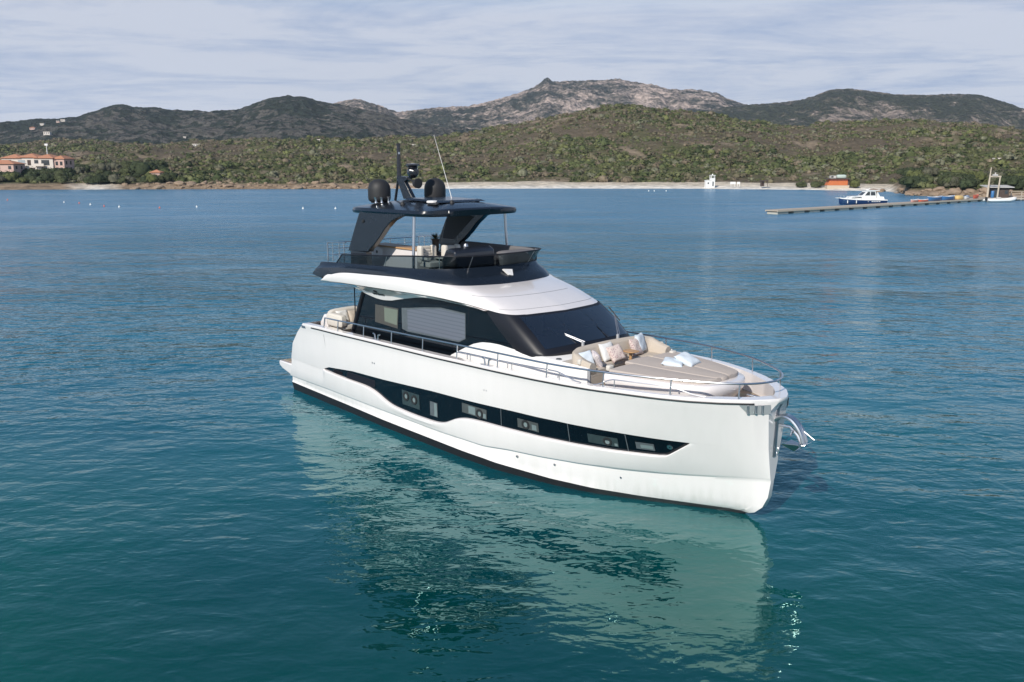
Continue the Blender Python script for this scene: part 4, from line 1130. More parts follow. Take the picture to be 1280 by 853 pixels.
# ---------------------------------------------------------------- black flybridge coaming
T1 = [(2.30, 2.54, 5.13), (2.9, 2.58, 5.235), (4.38, 2.585, 5.36), (5.9, 2.58, 5.42), (7.7, 2.53, 5.46), (8.9, 2.40, 5.46), (9.5, 2.20, 5.45), (9.85, 1.95, 5.45), (10.03, 1.62, 5.45), (10.16, 1.15, 5.45), (10.24, .6, 5.44), (10.27, 0, 5.44)]
T2 = [(2.42, 2.36, 5.40), (3.0, 2.36, 5.43), (4.38, 2.36, 5.49), (5.9, 2.36, 5.55), (7.7, 2.33, 5.62), (8.6, 2.24, 5.66), (9.2, 2.06, 5.69), (9.55, 1.84, 5.71), (9.70, 1.52, 5.715), (9.82, 1.08, 5.72), (9.9, .56, 5.72), (9.93, 0, 5.72)]
T3 = [(x - (.1 if x > 9 else 0), y - .12 if y > .3 else y, z) for x, y, z in T2]
T4 = [(x, y, 5.0) for x, y, z in T3]
A0 = [(2.04, 2.54, 4.98)] + A[1:]
A0 = [(2.04, 2.52, 4.96), (2.86, 2.585, 4.93)] + A[2:]
A0[1] = (2.86, 2.59, 4.90); A0[0] = (2.04, 2.52, 4.93)
A0[2] = (4.2, 2.615, 5.185)
k = MB()
r0, r1, r2, r3, r4 = [bymatch(c) for c in (A0, T1, T2, T3, T4)]
r0 = [(x + .004, y * 1.004, z - .004) for x, y, z in r0]
mid = [tuple(Vector(p).lerp(Vector(q), .5) + Vector((.02, .012 * np.sign(p[1]), 0))) for p, q in zip(r0, r1)]
mid2 = [tuple(Vector(p).lerp(Vector(q), .55) + Vector((-.02 if p[0] > 9 else 0, -.05 * np.sign(p[1]) * min(1, abs(p[1])), 0))) for p, q in zip(r1, r2)]
k.loft([r0, mid, r1, mid2, r2, r3, r4])
# aft ends
n = len(r0)
for j in (0, n - 1): k.add([r[j] for r in (r0, mid, r1, mid2, r2, r3, r4)], [tuple(range(7))])
k.add([(2.04, -2.52, 4.93), (2.04, 2.52, 4.93), (2.30, 2.54, 5.13), (2.30, -2.54, 5.13)], [(0, 1, 2, 3)])
k.add([(2.04, -2.52, 4.93), (2.04, 2.52, 4.93), (2.86, 2.5, 4.80), (2.86, -2.5, 4.80)], [(0, 1, 2, 3)])
k.add([(2.30, -2.54, 5.13), (2.30, 2.54, 5.13), (2.5, 2.3, 5.14), (2.5, -2.3, 5.14)], [(0, 1, 2, 3)])
coam = k.build('flybridge_coaming', M['navy'], yacht, smooth=40)
# horn recess on the coaming front
k = MB(); tri = [(10.11, -.24, 5.61), (10.12, .16, 5.575), (10.31, .03, 5.40), (10.27, -.12, 5.43)]
k.loft([tri, [(x + .05, y, z + .03) for x, y, z in tri]], close=True); k.add([(x + .05, y, z + .03) for x, y, z in tri], [(0, 1, 2, 3)])
k.build('horn_cover', M['gel2'], coam, smooth=None)
# smoked glass wind screen on the coaming
Gt = [(3.80, 2.30, 5.76), (4.4, 2.30, 5.80), (5.4, 2.30, 5.87), (6.4, 2.30, 5.92), (7.7, 2.28, 6.01), (8.7, 2.22, 6.07), (9.3, 2.10, 6.10), (9.68, 1.92, 6.12), (9.92, 1.55, 6.12), (10.04, 1.08, 6.12), (10.12, .56, 6.12), (10.15, 0, 6.12)]
Gb = [(3.42, 2.29, 5.43)] + [(x, y - .06 if y > .3 else y, z) for x, y, z in T2[2:]]
Gb = [(3.42, 2.30, 5.44), (4.2, 2.30, 5.475), (5.2, 2.30, 5.515), (6.2, 2.30, 5.555), (7.7, 2.27, 5.615), (8.6, 2.18, 5.655), (9.17, 2.0, 5.685), (9.5, 1.78, 5.705), (9.65, 1.47, 5.71), (9.77, 1.05, 5.715), (9.85, .54, 5.715), (9.88, 0, 5.715)]
k = MB(); g0, g1 = bymatch(Gb), bymatch(Gt); k.loft([g0, g1]); gl = k.build('wind_screen', M['tint'], yacht, smooth=60)
k = MB(); k.tube(g1, .026, 6); k.tube([g0[0], g1[0]], .02, 6); k.tube([g0[-1], g1[-1]], .02, 6)
k.build('screen_rail', M['frame'], gl)
for j in (53, len(g0) - 54, 20, len(g0) - 21, 37, len(g0) - 38):
    k = MB(); k.tube([g0[j], g1[j]], .014, 6); k.build('screen_post', M['steeld'], gl)

# furniture on the flybridge
k = MB(); k.box((4.27, -1.35, 5.04), (7.0, -.75, 6.07)); bar = k.build('wet_bar', M['gel'], yacht, bevel=.03)
k = MB(); k.box((4.20, -1.40, 6.072), (7.05, -.68, 6.125)); k.build('bar_top', M['wood'], bar, bevel=.01)
k = MB(); k.lathe([(0, 0), (.05, 0), (.05, .13), (.02, .18), (0, .18)], (4.42, -1.15, 6.126), 'z', 10); k.build('tap', M['gel2'], bar)
k = MB(); k.lathe([(0, 0), (.06, 0), (.05, .02), (0, .02)], (4.62, -1.352, 5.86), 'y', 10); k.build('bar_socket', M['frame'], bar)
for (x, y) in ((7.62, -1.2), (7.95, -.42)):
    s_ = MB(); s_.cushion((x, y, 5.66), (.62, .60, .2), .3); so = s_.build('helm_seat', M['cream'], yacht)
    s_ = MB()
    for i in range(5): s_.cushion((x - .26 - .02 * i, y, 5.78 + .10 * i), (.17, .46, .125), .4)
    for s in (-1, 1): s_.cushion((x - .24, y + s * .27, 5.98), (.26, .13, .58), .35)
    s_.build('backrest', M['cream'], so)
    s_ = MB(); s_.lathe([(.2, 5.04), (.2, 5.08), (.07, 5.12), (.07, 5.6), (0, 5.6)], (x, y, 0), 'z', 12); s_.build('pedestal', M['rubber'], so)
    for s in (-1, 1):
        s_ = MB(); s_.cushion((x + .02, y + s * .32, 5.86), (.46, .08, .09), .4); s_.build('armrest', M['cream'], so)
k = MB()
prof = [(8.75, 5.04), (8.75, 5.95), (8.92, 6.25), (9.2, 6.32), (9.42, 6.22), (9.48, 5.9), (9.42, 5.04)]
k.prism(prof, 'y', -1.62, .05); con = k.build('helm_console', M['black'], yacht, bevel=.06)
k = MB(); k.tube([(8.66, -1.05 + .17 * math.cos(t), 5.98 + .17 * math.sin(t)) for t in np.linspace(0, 2 * math.pi, 17)], .018, 6, False); k.build('steering_wheel', M['steel'], con)
k = MB(); k.lathe([(0, 0), (.08, 0), (.08, .05), (.05, .1), (0, .11)], (9.15, -.95, 6.33), 'z', 12); k.build('compass', M['steeld'], con)
k = MB(); k.box((5.0, 1.25, 5.04), (9.3, 2.1, 5.5)); k.cushion((7.15, 1.62, 5.58), (4.3, .9, .2), .25); k.cushion((7.15, 2.08, 5.85), (4.3, .22, .5), .3); k.build('lounge_sofa', M['greyfab'], yacht)
k = MB(); k.box((9.0, .35, 5.04), (9.62, 1.75, 5.6)); k.cushion((9.35, 1.05, 5.8), (.5, 1.5, .62), .3); k.build('sun_lounge', M['greyfab'], yacht)
k = MB(); k.lathe([(.3, 5.04), (.06, 5.08), (.06, 5.74), (.5, 5.76), (.52, 5.8), (0, 5.8)], (5.95, .3, 0), 'z', 20); tbl = k.build('dinette_table', M['greyfab'], yacht)
# aft and port rails of the flybridge
def rail(mb, pts, r=.018): mb.tube(pts, r, 7)
for sgn in (-1, 1):
    k = MB(); rail(k, [(2.5, sgn * 2.1, 5.42), (2.5, sgn * 2.1, 6.1), (3.8, sgn * 2.12, 6.18)], .026); rail(k, [(2.5, sgn * 2.1, 5.88), (3.75, sgn * 2.12, 5.95)], .012); rail(k, [(2.5, sgn * 2.1, 5.66), (3.7, sgn * 2.12, 5.72)], .012)
    ro = k.build('flybridge_rail', M['steel'], yacht)
    for x in (2.85, 3.3):
        k = MB(); k.tube([(x, sgn * 2.1, 5.44), (x, sgn * 2.1, 6.12)], .016, 6); k.build('stanchion', M['steel'], ro)
k = MB()
for z in (6.08, 5.86, 5.64): rail(k, [(2.5, -2.1, z), (2.5, 2.1, z)], .018 if z > 6 else .012)
ro = k.build('flybridge_rail', M['steel'], yacht)
for y in (-1.4, -.7, 0, .7, 1.4):
    k = MB(); k.tube([(2.5, y, 5.04), (2.5, y, 6.08)], .016, 6); k.build('stanchion', M['steel'], ro)

# ---------------------------------------------------------------- hardtop
hx = np.array([3.86, 3.95, 4.15, 4.5, 5.2, 6.0, 6.8, 7.5, 8.0, 8.25, 8.42, 8.52, 8.58])
hw = np.array([1.55, 1.80, 2.0, 2.10, 2.14, 2.14, 2.13, 2.12, 2.10, 2.06, 1.94, 1.72, 1.2])
ze = I(hx, [3.86, 4.5, 6, 7.5, 8.6], [7.40, 7.41, 7.42, 7.42, 7.43])         # mid-edge height
crown = I(hx, [3.86, 4.3, 5.0, 6.5, 8.0, 8.6], [.10, .20, .28, .33, .25, .09])
ys_ = np.array([-1, -.985, -.93, -.8, -.62, -.4, -.2, 0, .2, .4, .62, .8, .93, .985, 1])
k = MB(); rr = []
for x, w, z, c in zip(hx, hw, ze, crown): rr.append([(x, w * y, z + (0.0 if abs(y) == 1 else .045 + (c - .045) * (1 - min(1, abs(y) ** 2.4)))) for y in ys_])
bt = []
for x, w, z, c in zip(hx, hw, ze, crown): bt.append([(x, w * y, z - (.10 if abs(y) == 1 else (.14 if abs(y) > .98 else .15))) for y in ys_])
k.loft(rr); k.loft(bt)
for r_e in (0, -1): k.loft([rr[r_e], [(x + (-.06 if r_e == 0 else .06) * (1 - abs(y / 2.2)), y, z - .05) for x, y, z in rr[r_e]], bt[r_e]])
for c_e in (0, -1): k.loft([[r[c_e] for r in rr], [(r[c_e][0], r[c_e][1] * 1.012, r[c_e][2] - .05) for r in rr], [r[c_e] for r in bt]])
ht_o = k.build('hardtop', M['navy'], yacht, smooth=42)
k = MB(); k.box((5.6, -1.2, 7.335), (8.0, 1.2, 7.362)); k.build('hardtop_lining', M['frame'], ht_o, smooth=None)
k = MB(); k.add([(5.9, -1.0, 7.742), (7.9, -1.0, 7.70), (7.9, 1.0, 7.70), (5.9, 1.0, 7.742), (6.0, -.9, 7.80), (7.75, -.9, 7.76), (7.75, .9, 7.76), (6.0, .9, 7.80)], [(0, 1, 5, 4), (1, 2, 6, 5), (2, 3, 7, 6), (3, 0, 4, 7), (4, 5, 6, 7)])
k.build('sliding_roof', M['navy'], ht_o, smooth=20)
# slanted arch legs
legp = [(3.96, 5.90), (4.0, 6.0), (4.42, 6.75), (4.72, 7.25), (4.85, 7.37), (7.95, 7.38), (7.6, 7.335), (7.15, 7.25), (6.72, 7.10), (6.3, 6.82), (5.95, 6.5), (5.6, 6.22), (5.32, 6.05), (5.25, 5.95)]
for sgn in (-1, 1):
    k = MB(); k.prism(legp, 'y', sgn * 1.90, sgn * 2.13); lo = k.build('arch_leg', M['navy'], ht_o, smooth=25, bevel=.03)
    k = MB(); k.add([(4.55, sgn * 1.893, 6.85), (4.85, sgn * 1.893, 7.2), (6.2, sgn * 1.893, 7.05), (5.0, sgn * 1.893, 6.15), (4.3, sgn * 1.893, 6.15)], [(0, 1, 2, 3, 4)]); k.build('arch_speaker_panel', M['rubber'], lo, smooth=None)
    k = MB(); k.lathe([(0, 0), (.06, 0), (.06, .03), (0, .04)], (5.0, sgn * 2.13, 7.0), 'y', 12) if sgn > 0 else k.lathe([(0, 0), (.06, 0), (.06, -.03), (0, -.04)], (5.0, sgn * 2.13, 7.0), 'y', 12)
    k.build('side_light', M['rubber'], lo)
    k = MB(); k.box((4.15, sgn * 2.02 - .13, 5.1), (5.15, sgn * 2.02 + .1, 5.93)); k.build('arch_foot', M['black'], lo, smooth=None)
    k = MB(); k.tube([(7.78, sgn * 1.98, 7.38), (7.79, sgn * 2.03, 6.6), (7.84, sgn * 2.10, 5.5)], .05, 12); k.build('support_post', M['steel'], ht_o)
# radomes
for sgn in (-1, 1):
    k = MB(); k.lathe([(0, 7.60), (.30, 7.60), (.30, 7.64), (.34, 7.66), (.385, 7.70), (.40, 7.78), (.40, 8.06), (.385, 8.16), (.34, 8.27), (.26, 8.36), (.15, 8.415), (0, 8.43)], (4.72, sgn * 1.24, 0), 'z', 28)
    k.build('radome', M['rubber'], ht_o, smooth=50)
k = MB()
for i, s in enumerate((-.1, .0, .12)): k.lathe([(0, 0), (.05, 0), (.03, .08), (.07, .2), (0, .2)], (5.16, -1.45 + s * 2.4, 7.62), 'z', 10)
k.build('horn', M['steel'], ht_o)
# mast, struts, search lights
k = MB(); k.tube([(4.2, 0, 8.40), (4.2, 0, 9.62)], [.085, .06], 10); k.tube([(4.2, 0, 9.6), (4.2, 0, 9.68)], .075, 10); mo = k.build('mast', M['black'], ht_o)
k = MB(); k.prism([(4.15, 8.45), (4.20, 8.52), (4.78, 8.50), (4.82, 8.40), (4.62, 8.32), (5.12, 7.72), (4.55, 7.70)], 'y', -.09, .09); k.build('mast_fin', M['navy'], mo, bevel=.02)
k = MB(); k.tube([(3.92, 0, 7.62), (4.17, 0, 8.5)], .05, 8); k.build('mast_strut', M['black'], mo)
k = MB(); k.lathe([(0, 0), (.035, 0), (.035, .07), (0, .09)], (4.27, -.03, 9.3), 'z', 8); k.build('mast_light', M['steel'], mo)
k = MB(); k.lathe([(0, -.2), (.14, -.2), (.2, -.1), (.21, .04), (.13, .16), (0, .18)], (5.08, .0, 8.66), 'x', 16); k.tube([(4.75, 0, 8.45), (5.0, 0, 8.5)], .06, 8); k.lathe([(0, 0), (.2, 0), (.17, .06), (.26, .08), (.26, .13), (0, .15)], (5.05, 0, 8.82), 'z', 16)
k.build('search_light', M['black'], mo)
k = MB(); k.lathe([(0, -.14), (.12, -.13), (.17, -.02), (.18, .08), (.14, .09), (0, .07)], (5.36, -.05, 8.27), 'x', 16); k.tube([(4.8, -.02, 8.42), (5.3, -.05, 8.3)], .045, 8); k.build('search_light', M['rubber'], mo)
k = MB(); k.tube([(6.95, .25, 7.74), (6.9, .25, 7.9), (6.60, .25, 8.6), (6.0, .25, 9.95)], [.016, .012, .009, .005], 6); k.build('whip_antenna', M['gel2'], ht_o)
k = MB(); k.tube([(4.95, -1.45, 7.66), (4.4, -1.40, 8.2), (3.5, -1.3, 9.1)], [.014, .012, .007], 5); k.build('whip_antenna', M['rubber'], ht_o)
for (x, y) in ((6.55, -1.55), (7.9, -.5), (7.55, .9)):
    k = MB(); k.lathe([(0, 0), (.09, 0), (.09, .03), (.05, .1), (0, .12)], (x, y, 7.60 if abs(y) > 1 else 7.66), 'z', 12); k.build('gps_dome', M['rubber'], ht_o)
k = MB(); k.cushion((7.45, -.95, 7.71), (.42, .34, .10), .5); k.build('roof_vent', M['gel2'], ht_o)
k = MB(); k.cushion((7.78, -1.2, 7.66), (.5, .2, .07), .5); k.build('roof_vent', M['rubber'], ht_o)

# ---------------------------------------------------------------- rails on the bulwark
def ybase(x): return float(Bs(x)) - .09
def zrail(x): return float(I(x, [2.9, 5, 9, 10.7, 12.6, 14.6, 16.5, 18.2, 19.6, 20.15], [3.38, 3.435, 3.52, 3.565, 3.60, 3.63, 3.68, 3.71, 3.70, 3.70]))
for sgn in (-1, 1):
    xs = list(np.linspace(2.95, 18.9, 46))
    yr = lambda x: ybase(x) - .03
    pts = [(2.9, sgn * (ybase(2.9)), zs(2.9) + .1)] + [(x, sgn * yr(x), zrail(x)) for x in xs]
    pts += spline([(18.9, sgn * yr(18.9), zrail(18.9)), (19.35, sgn * yr(19.35), zrail(19.35)), (19.72, sgn * .80, 3.70), (19.94, sgn * .42, 3.70), (20.03, 0, 3.70)], 20)[1:]
    k = MB(); k.tube(pts, .027, 8); ro = k.build('hand_rail', M['steel'], yacht)
    for x in (3.9, 5.58, 7.26, 8.99, 10.73, 12.6, 14.6, 16.46, 18.2, 19.60):
        k = MB(); k.tube([(x, sgn * ybase(x), zs(x) + .10), (x, sgn * (ybase(x) - .03), zrail(x))], .02, 7); k.build('stanchion', M['steel'], ro)
    for (a_, b_, e1, e2) in (((10.73, 15.75, 0, 1), (16.15, 18.95, 1, 1)) if sgn < 0 else ((10.73, 13.6, 0, 1),)):
        xs = np.linspace(a_, b_, 26)
        k = MB(); k.tube([(x, sgn * (ybase(x) - .04), zs(x) + .12 + .20 * float(min(1, (sstep(0, .6, x - a_) if e1 else 1)) * sstep(0, .9, b_ - x))) for x in xs], .017, 6)
        lr = k.build('lower_rail', M['steel'], yacht)
        for x in np.arange(a_ + .6, b_ - .6, 1.85):
            k = MB(); k.tube([(x, sgn * (ybase(x) - .04), zs(x) + .1), (x, sgn * (ybase(x) - .04), zs(x) + .31)], .013, 6); k.build('stanchion', M['steel'], lr)
    for x in (6.35, 12.1):
        k = MB(); y = sgn * (float(Bs(x)) - .12); z = float(zs(x)) + .105
        k.box((x - .22, y - .06, z), (x + .22, y + .06, z + .02))
        for s in (-1, 1): k.tube([(x + s * .07, y, z), (x + s * .1, y, z + .17), (x + s * .2, y, z + .2)], .028, 7)
        k.build('cleat', M['steel'], yacht)
# bow gear
k = MB(); k.lathe([(0, 0), (.11, 0), (.11, .04), (.06, .06), (.06, .24), (.10, .28), (0, .3)], (19.3, -.25, 2.85), 'z', 14); k.build('windlass', M['steel'], yacht)
for (x, y) in ((19.15, .45), (19.5, -.3)):
    k = MB(); k.box((x - .2, y - .05, 2.85), (x + .2, y + .05, 2.89))
    for s in (-1, 1): k.tube([(x + s * .1, y, 2.87), (x + s * .1, y, 3.05)], .03, 7)
    k.tube([(x - .2, y, 3.05), (x + .2, y, 3.05)], .03, 7); k.build('cleat', M['steel'], yacht)

# ---------------------------------------------------------------- foredeck lounge
def outline(pts, n=60): return resample(spline(pts, 120), n)
padb = [(15.88, -1.72), (16.4, -1.66), (17.1, -1.50), (17.7, -1.33), (18.3, -1.10), (18.62, -.85), (18.78, -.45), (18.82, 0)]
def mirp(c): return c + [(x, -y) for x, y in reversed(c[:-1])]
ob_ = resample(spline(mirp(padb), 120), 90)
cx0 = 17.2
def ins(o, d): 
    r = []
    for x, y in o:
        l = math.hypot(x - cx0, y * 1.0); s = (l - d) / l; r.append((cx0 + (x - cx0) * s, y * s))
    return r
k = MB()
rws = [[(x, y, 2.62) for x, y in ins(ob_, .26)], [(x, y, 2.85) for x, y in ins(ob_, .22)], [(x, y, 3.12) for x, y in ins(ob_, .05)], [(x, y, 3.24) for x, y in ob_], [(x, y, 3.38) for x, y in ob_], [(x, y, 3.43) for x, y in ins(ob_, .03)], [(x, y, 3.445) for x, y in ins(ob_, .10)]]
k.loft(rws, close=True)
n = len(ob_); k.f.append(tuple(range(6 * n, 7 * n))); k.mi.append(0)
padbase = k.build('sunpad_base', M['gel'], yacht, smooth=40)
# three cushions of the sunpad, split fore-and-aft
pw = lambda x: float(I(x, [15.7, 16.1, 17.1, 17.63, 18.2, 18.38, 18.5, 18.56], [1.60, 1.58, 1.38, 1.21, .98, .86, .66, .4]))
def pad(y0f, y1f, x0, x1, name='sunpad_cushion'):
    xs = np.r_[np.linspace(x0, min(x1, 18.1), 14), np.linspace(18.15, x1, 8)] if x1 > 18.1 else np.linspace(x0, x1, 14)
    def prof(x):
        a_, b_ = y0f(x), y1f(x); e = .03
        return [(x, a_, 3.447), (x, a_ - .004, 3.50), (x, a_ + e, 3.535), (x, a_ * .6 + b_ * .4, 3.555), (x, a_ * .4 + b_ * .6, 3.555), (x, b_ - e, 3.535), (x, b_ + .004, 3.50), (x, b_, 3.447)]
    k = MB(); rw = [prof(x) for x in xs]; k.loft(rw)
    for r in (rw[0], rw[-1]): k.add(r, [tuple(range(8))])
    return k.build(name, M['pad'], yacht, smooth=40)
pad(lambda x: -pw(x), lambda x: -pw(x) * .33 - .008, 15.95, 18.55)
pad(lambda x: -pw(x) * .33 + .008, lambda x: pw(x) * .33 - .008, 15.6, 18.56)
pad(lambda x: pw(x) * .33 + .008, lambda x: pw(x), 15.7, 18.55)
for y in (-1.42, 1.42):
    k = MB(); k.cushion((15.80, y * .98, 3.52), (.14, .22, .16), .4); k.build('pad_headrest_knob', M['cream'], yacht)
# sofa: seats, plinth, wrapped back
def sofa_path(d): # U path, offset inward by d, from starboard arm front round the back to the port arm front
    o = [(15.42, -1.78 + d), (15.0, -1.80 + d), (14.75 + d * .3, -1.76 + d), (14.52 + d, -1.5 + d * .6), (14.44 + d, -1.0), (14.42 + d, 0), (14.44 + d, 1.0), (14.52 + d, 1.5 - d * .6), (14.75 + d * .3, 1.76 - d), (15.0, 1.80 - d), (15.42, 1.78 - d)]
    return resample(spline(o, 120), 70)
def hback(i, n=70): # back is lower on the arms
    t = abs(i / (n - 1) - .5) * 2
    return float(I(t, [0, .55, .72, .88, 1], [3.90, 3.88, 3.82, 3.68, 3.62]))
k = MB(); o0 = sofa_path(0); o1 = sofa_path(.05); o2 = sofa_path(.17); o3 = sofa_path(.24)
rws = [[(x, y, 3.3) for x, y in o0], [(x, y, hback(i) - .06) for i, (x, y) in enumerate(o0)], [(x, y, hback(i)) for i, (x, y) in enumerate(o1)], [(x, y, hback(i) - .01) for i, (x, y) in enumerate(o2)], [(x, y, hback(i) - .08) for i, (x, y) in enumerate(o3)], [(x, y, 3.3) for x, y in sofa_path(.27)]]
k.loft(rws)
for j in (0, 69): k.add([r[j] for r in rws], [tuple(range(6))])
k.build('sofa_back', M['fabric'], yacht, smooth=50)
k = MB(); so = sofa_path(.02); si = resample(spline([(15.42, -1.12), (15.2, -1.05), (15.1, -.85), (15.06, -.4), (15.06, 0), (15.06, .4), (15.1, .85), (15.2, 1.05), (15.42, 1.12)], 120), 70)
ins2 = [(x + .03 if x < 15.3 else x, y * .98) for x, y in si]
k.loft([[(x, y, 2.66) for x, y in so], [(x, y, 3.24) for x, y in so], [(x, y, 3.24) for x, y in si], [(x, y, 2.66) for x, y in si]])
for j in (0, 69): k.add([(*so[j], 2.66), (*so[j], 3.24), (*si[j], 3.24), (*si[j], 2.66)], [(0, 1, 2, 3)])
k.build('sofa_base', M['fabric'], yacht, smooth=40)
k = MB(); k.loft([[(x, y, 3.244) for x, y in so], [(x, y, 3.40) for x, y in so], [(x, y, 3.405) for x, y in si], [(x + .03 * (abs(y) < 1), y * .985, 3.37) for x, y in si], [(x + .03 * (abs(y) < 1), y * .985, 3.28) for x, y in si], [(x, y, 3.244) for x, y in si]])
for j in (0, 69): k.add([(*so[j], 3.244), (*so[j], 3.40), (*si[j], 3.405), (*si[j], 3.244)], [(0, 1, 2, 3)])
k.build('sofa_seat', M['fabric'], yacht, smooth=45)
# low white wall outboard of the sofa
k = MB(); k.lathe([(0, 0), (.07, 0), (.07, .03), (.045, .05), (.045, .55), (.06, .58), (0, .58)], (15.2, .2, 2.66), 'z', 12)
tb = k.build('cocktail_table', M['steel'], yacht)
k = MB(); k.cushion((15.2, .2, 3.66), (.44, .40, .045), .5, 6, 20); k.lathe([(0, 3.2), (.045, 3.2), (.045, 3.68), (0, 3.64)], (15.2, .2, 0), 'z', 10); k.build('table_top', M['wood'], tb)
for y in (-1.84, 1.84):
    k = MB(); k.cushion((15.05, y * .97, 3.62), (.13, .13, .16), .5); k.build('cup_holder', M['cream'], yacht)

# cockpit sofa seen over the stern quarter
k = MB(); k.box((2.1, -1.9, 2.35), (2.9, 1.9, 2.85)); k.cushion((2.6, 0, 2.92), (.9, 3.8, .2), .25)
k.cushion((2.02, 0, 3.18), (.34, 3.9, .66), .35); k.cushion((2.5, -1.85, 3.15), (1.1, .3, .5), .35); k.build('cockpit_sofa', M['cream'], yacht)
k = MB(); k.box((3.0, -1.2, 3.0), (3.7, -.2, 3.05)); k.box((3.3, -.75, 2.35), (3.4, -.65, 3.0)); k.build('cockpit_table', M['wood'], yacht)
k = MB(); k.prism([(1.55, 2.3), (1.45, 2.95), (1.75, 3.3), (2.0, 3.3), (2.0, 2.3)], 'y', -1.95, 1.95); k.build('aft_bulkhead', M['gel'], yacht, bevel=.05)

# ---------------------------------------------------------------- loose things on board (stand on the yacht, so top level)
ca, sa = math.cos(YAW), math.sin(YAW)
def onboard(x, y, z): return (-6.978 + ca * x - sa * y, 36.076 + sa * x + ca * y, z)
def pillow_mesh(w=.5, t=.17, seed=0):
    r = random.Random(seed); k = MB(); n = 14
    for s in (1, -1):
        vs = []; fs = []
        for i in range(n + 1):
            for j in range(n + 1):
                a_ = -1 + 2 * i / n; b_ = -1 + 2 * j / n
                d = ((1 - a_ ** 4) * (1 - b_ ** 4)); pin = 1 - .10 * (1 - abs(a_) ** 2) * abs(b_) ** 6 - 0
                x = a_ * w / 2 * (1 - .09 * (1 - b_ * b_) * 0 - .10 * (1 - b_ ** 2) * (abs(a_) > .999) ) ; y = b_ * w / 2 * (1 - .10 * (1 - a_ ** 2) * (abs(b_) > .999))
                z = s * t / 2 * max(d, 0) ** .55 + .012 * math.sin(5 * a_ + seed) * math.sin(4 * b_ + 2 * seed) * d
                vs.append((x, y, z))
        for i in range(n):
            for j in range(n): fs.append((i * (n + 1) + j, (i + 1) * (n + 1) + j, (i + 1) * (n + 1) + j + 1, i * (n + 1) + j + 1))
        k.add(vs, fs)
    return k
pil = [ # x, y, z, size, face direction (deg, local), lean, roll, material, label
    (14.93, -1.42, 3.62, .48, -20, 62, 8, 'pblue', 'pale blue pillow in the near corner of the sofa, leaning on its armrest'),
    (15.08, -1.12, 3.60, .46, 60, 68, 10, 'ppat2', 'small patterned pillow tipped beside the pale blue one in the near sofa corner'),
    (14.80, -.36, 3.66, .56, 0, 66, 2, 'pwhite', 'plain white pillow standing behind a flowered one on the sofa'),
    (15.0, -.22, 3.63, .52, -12, 55, 10, 'ppat', 'flowered pillow leaning on the plain white pillow, left of the small wooden table'),
    (14.88, .82, 3.66, .54, 8, 68, 0, 'ppat', 'flowered pillow upright behind the small wooden table, beside a pale blue pillow'),
    (14.80, 1.12, 3.72, .58, 20, 72, 0, 'pblue', 'tall pale blue pillow standing in the far corner of the sofa'),
    (16.78, .12, 3.60, .60, 0, 8, 30, 'pblue', 'pale blue pillow lying flat on the sunpad, nearer the camera of the pair'),
    (16.98, .50, 3.66, .60, 0, 24, 10, 'pblue', 'pale blue pillow propped on another one in the middle of the sunpad'),
]
for i, (x, y, z, s, fd, lean, roll, mt, lab) in enumerate(pil):
    o = pillow_mesh(s, .18, i).build('pillow', M[mt], smooth=60, recalc=True)
    # pillow normal (local z) leans from up toward facing direction
    q = Matrix.Rotation(YAW + R(fd), 4, 'Z') @ Matrix.Rotation(R(lean), 4, 'Y') @ Matrix.Rotation(R(roll), 4, 'Z')
    o.matrix_world = Matrix.Translation(onboard(x, y, z)) @ q
    tag(o, lab, 'pillow', 'pillows on the foredeck lounge')
for i, (x, y, z, lab) in enumerate(((2.30, -1.45, 3.22, 'pale grey pillow leaning in the cockpit sofa corner at the stern'), (2.42, -1.0, 3.2, 'beige pillow beside the pale grey one on the cockpit sofa at the stern'))):
    o = pillow_mesh(.5, .18, 9 + i).build('pillow', M['pwhite' if i == 0 else 'fabric'], smooth=60)
    o.matrix_world = Matrix.Translation(onboard(x, y, z)) @ Matrix.Rotation(YAW, 4, 'Z') @ Matrix.Rotation(R(65), 4, 'Y')
    tag(o, lab, 'pillow', 'pillows on the cockpit sofa')
# potted plant on the flybridge table
pp = empty('potted_plant', onboard(5.92, .3, 5.80), YAW, 'small spiky plant in a brown pot on the flybridge table', 'plant')
k = MB(); k.lathe([(0, 0), (.10, 0), (.13, .2), (.12, .42), (.15, .5), (.12, .5), (0, .47)], (0, 0, 0), 'z', 14); k.build('pot', M['bark'], pp)
k = MB(); r2 = random.Random(3)
for i in range(46):
    a_ = r2.uniform(0, 6.28); l = r2.uniform(.16, .34); e = r2.uniform(.1, 1.2)
    p0 = Vector((0, 0, .46)); p2 = Vector((math.cos(a_) * math.cos(e) * l, math.sin(a_) * math.cos(e) * l, .5 + math.sin(e) * l)); sd = Vector((-math.sin(a_), math.cos(a_), 0)) * .018
    k.add([p0, p0.lerp(p2, .5) + sd, p2, p0.lerp(p2, .5) - sd], [(0, 1, 2, 3)])
k.build('leaves', mat('succulent_leaves', (0.06, 0.075, 0.035), .6, vary=.4), pp, smooth=None)

# ================================================================== SHORE AND HARBOUR
def wx(u, Y): return (u - 640) / 1127.6 * Y
def on_slope(u, v, fns, y0, y1, steps=1500):
    """where the line of sight first meets the slope"""
    Y = np.linspace(y0, y1, steps); X = wx(u, Y); zr = 9.04 + (202 - v) / 1150.0 * Y
    h = np.max([f(X, Y) for f in fns], axis=0)
    i = int(np.argmax(h >= zr)) if (h >= zr).any() else steps // 2
    return float(X[i]), float(Y[i]), float(h[i])

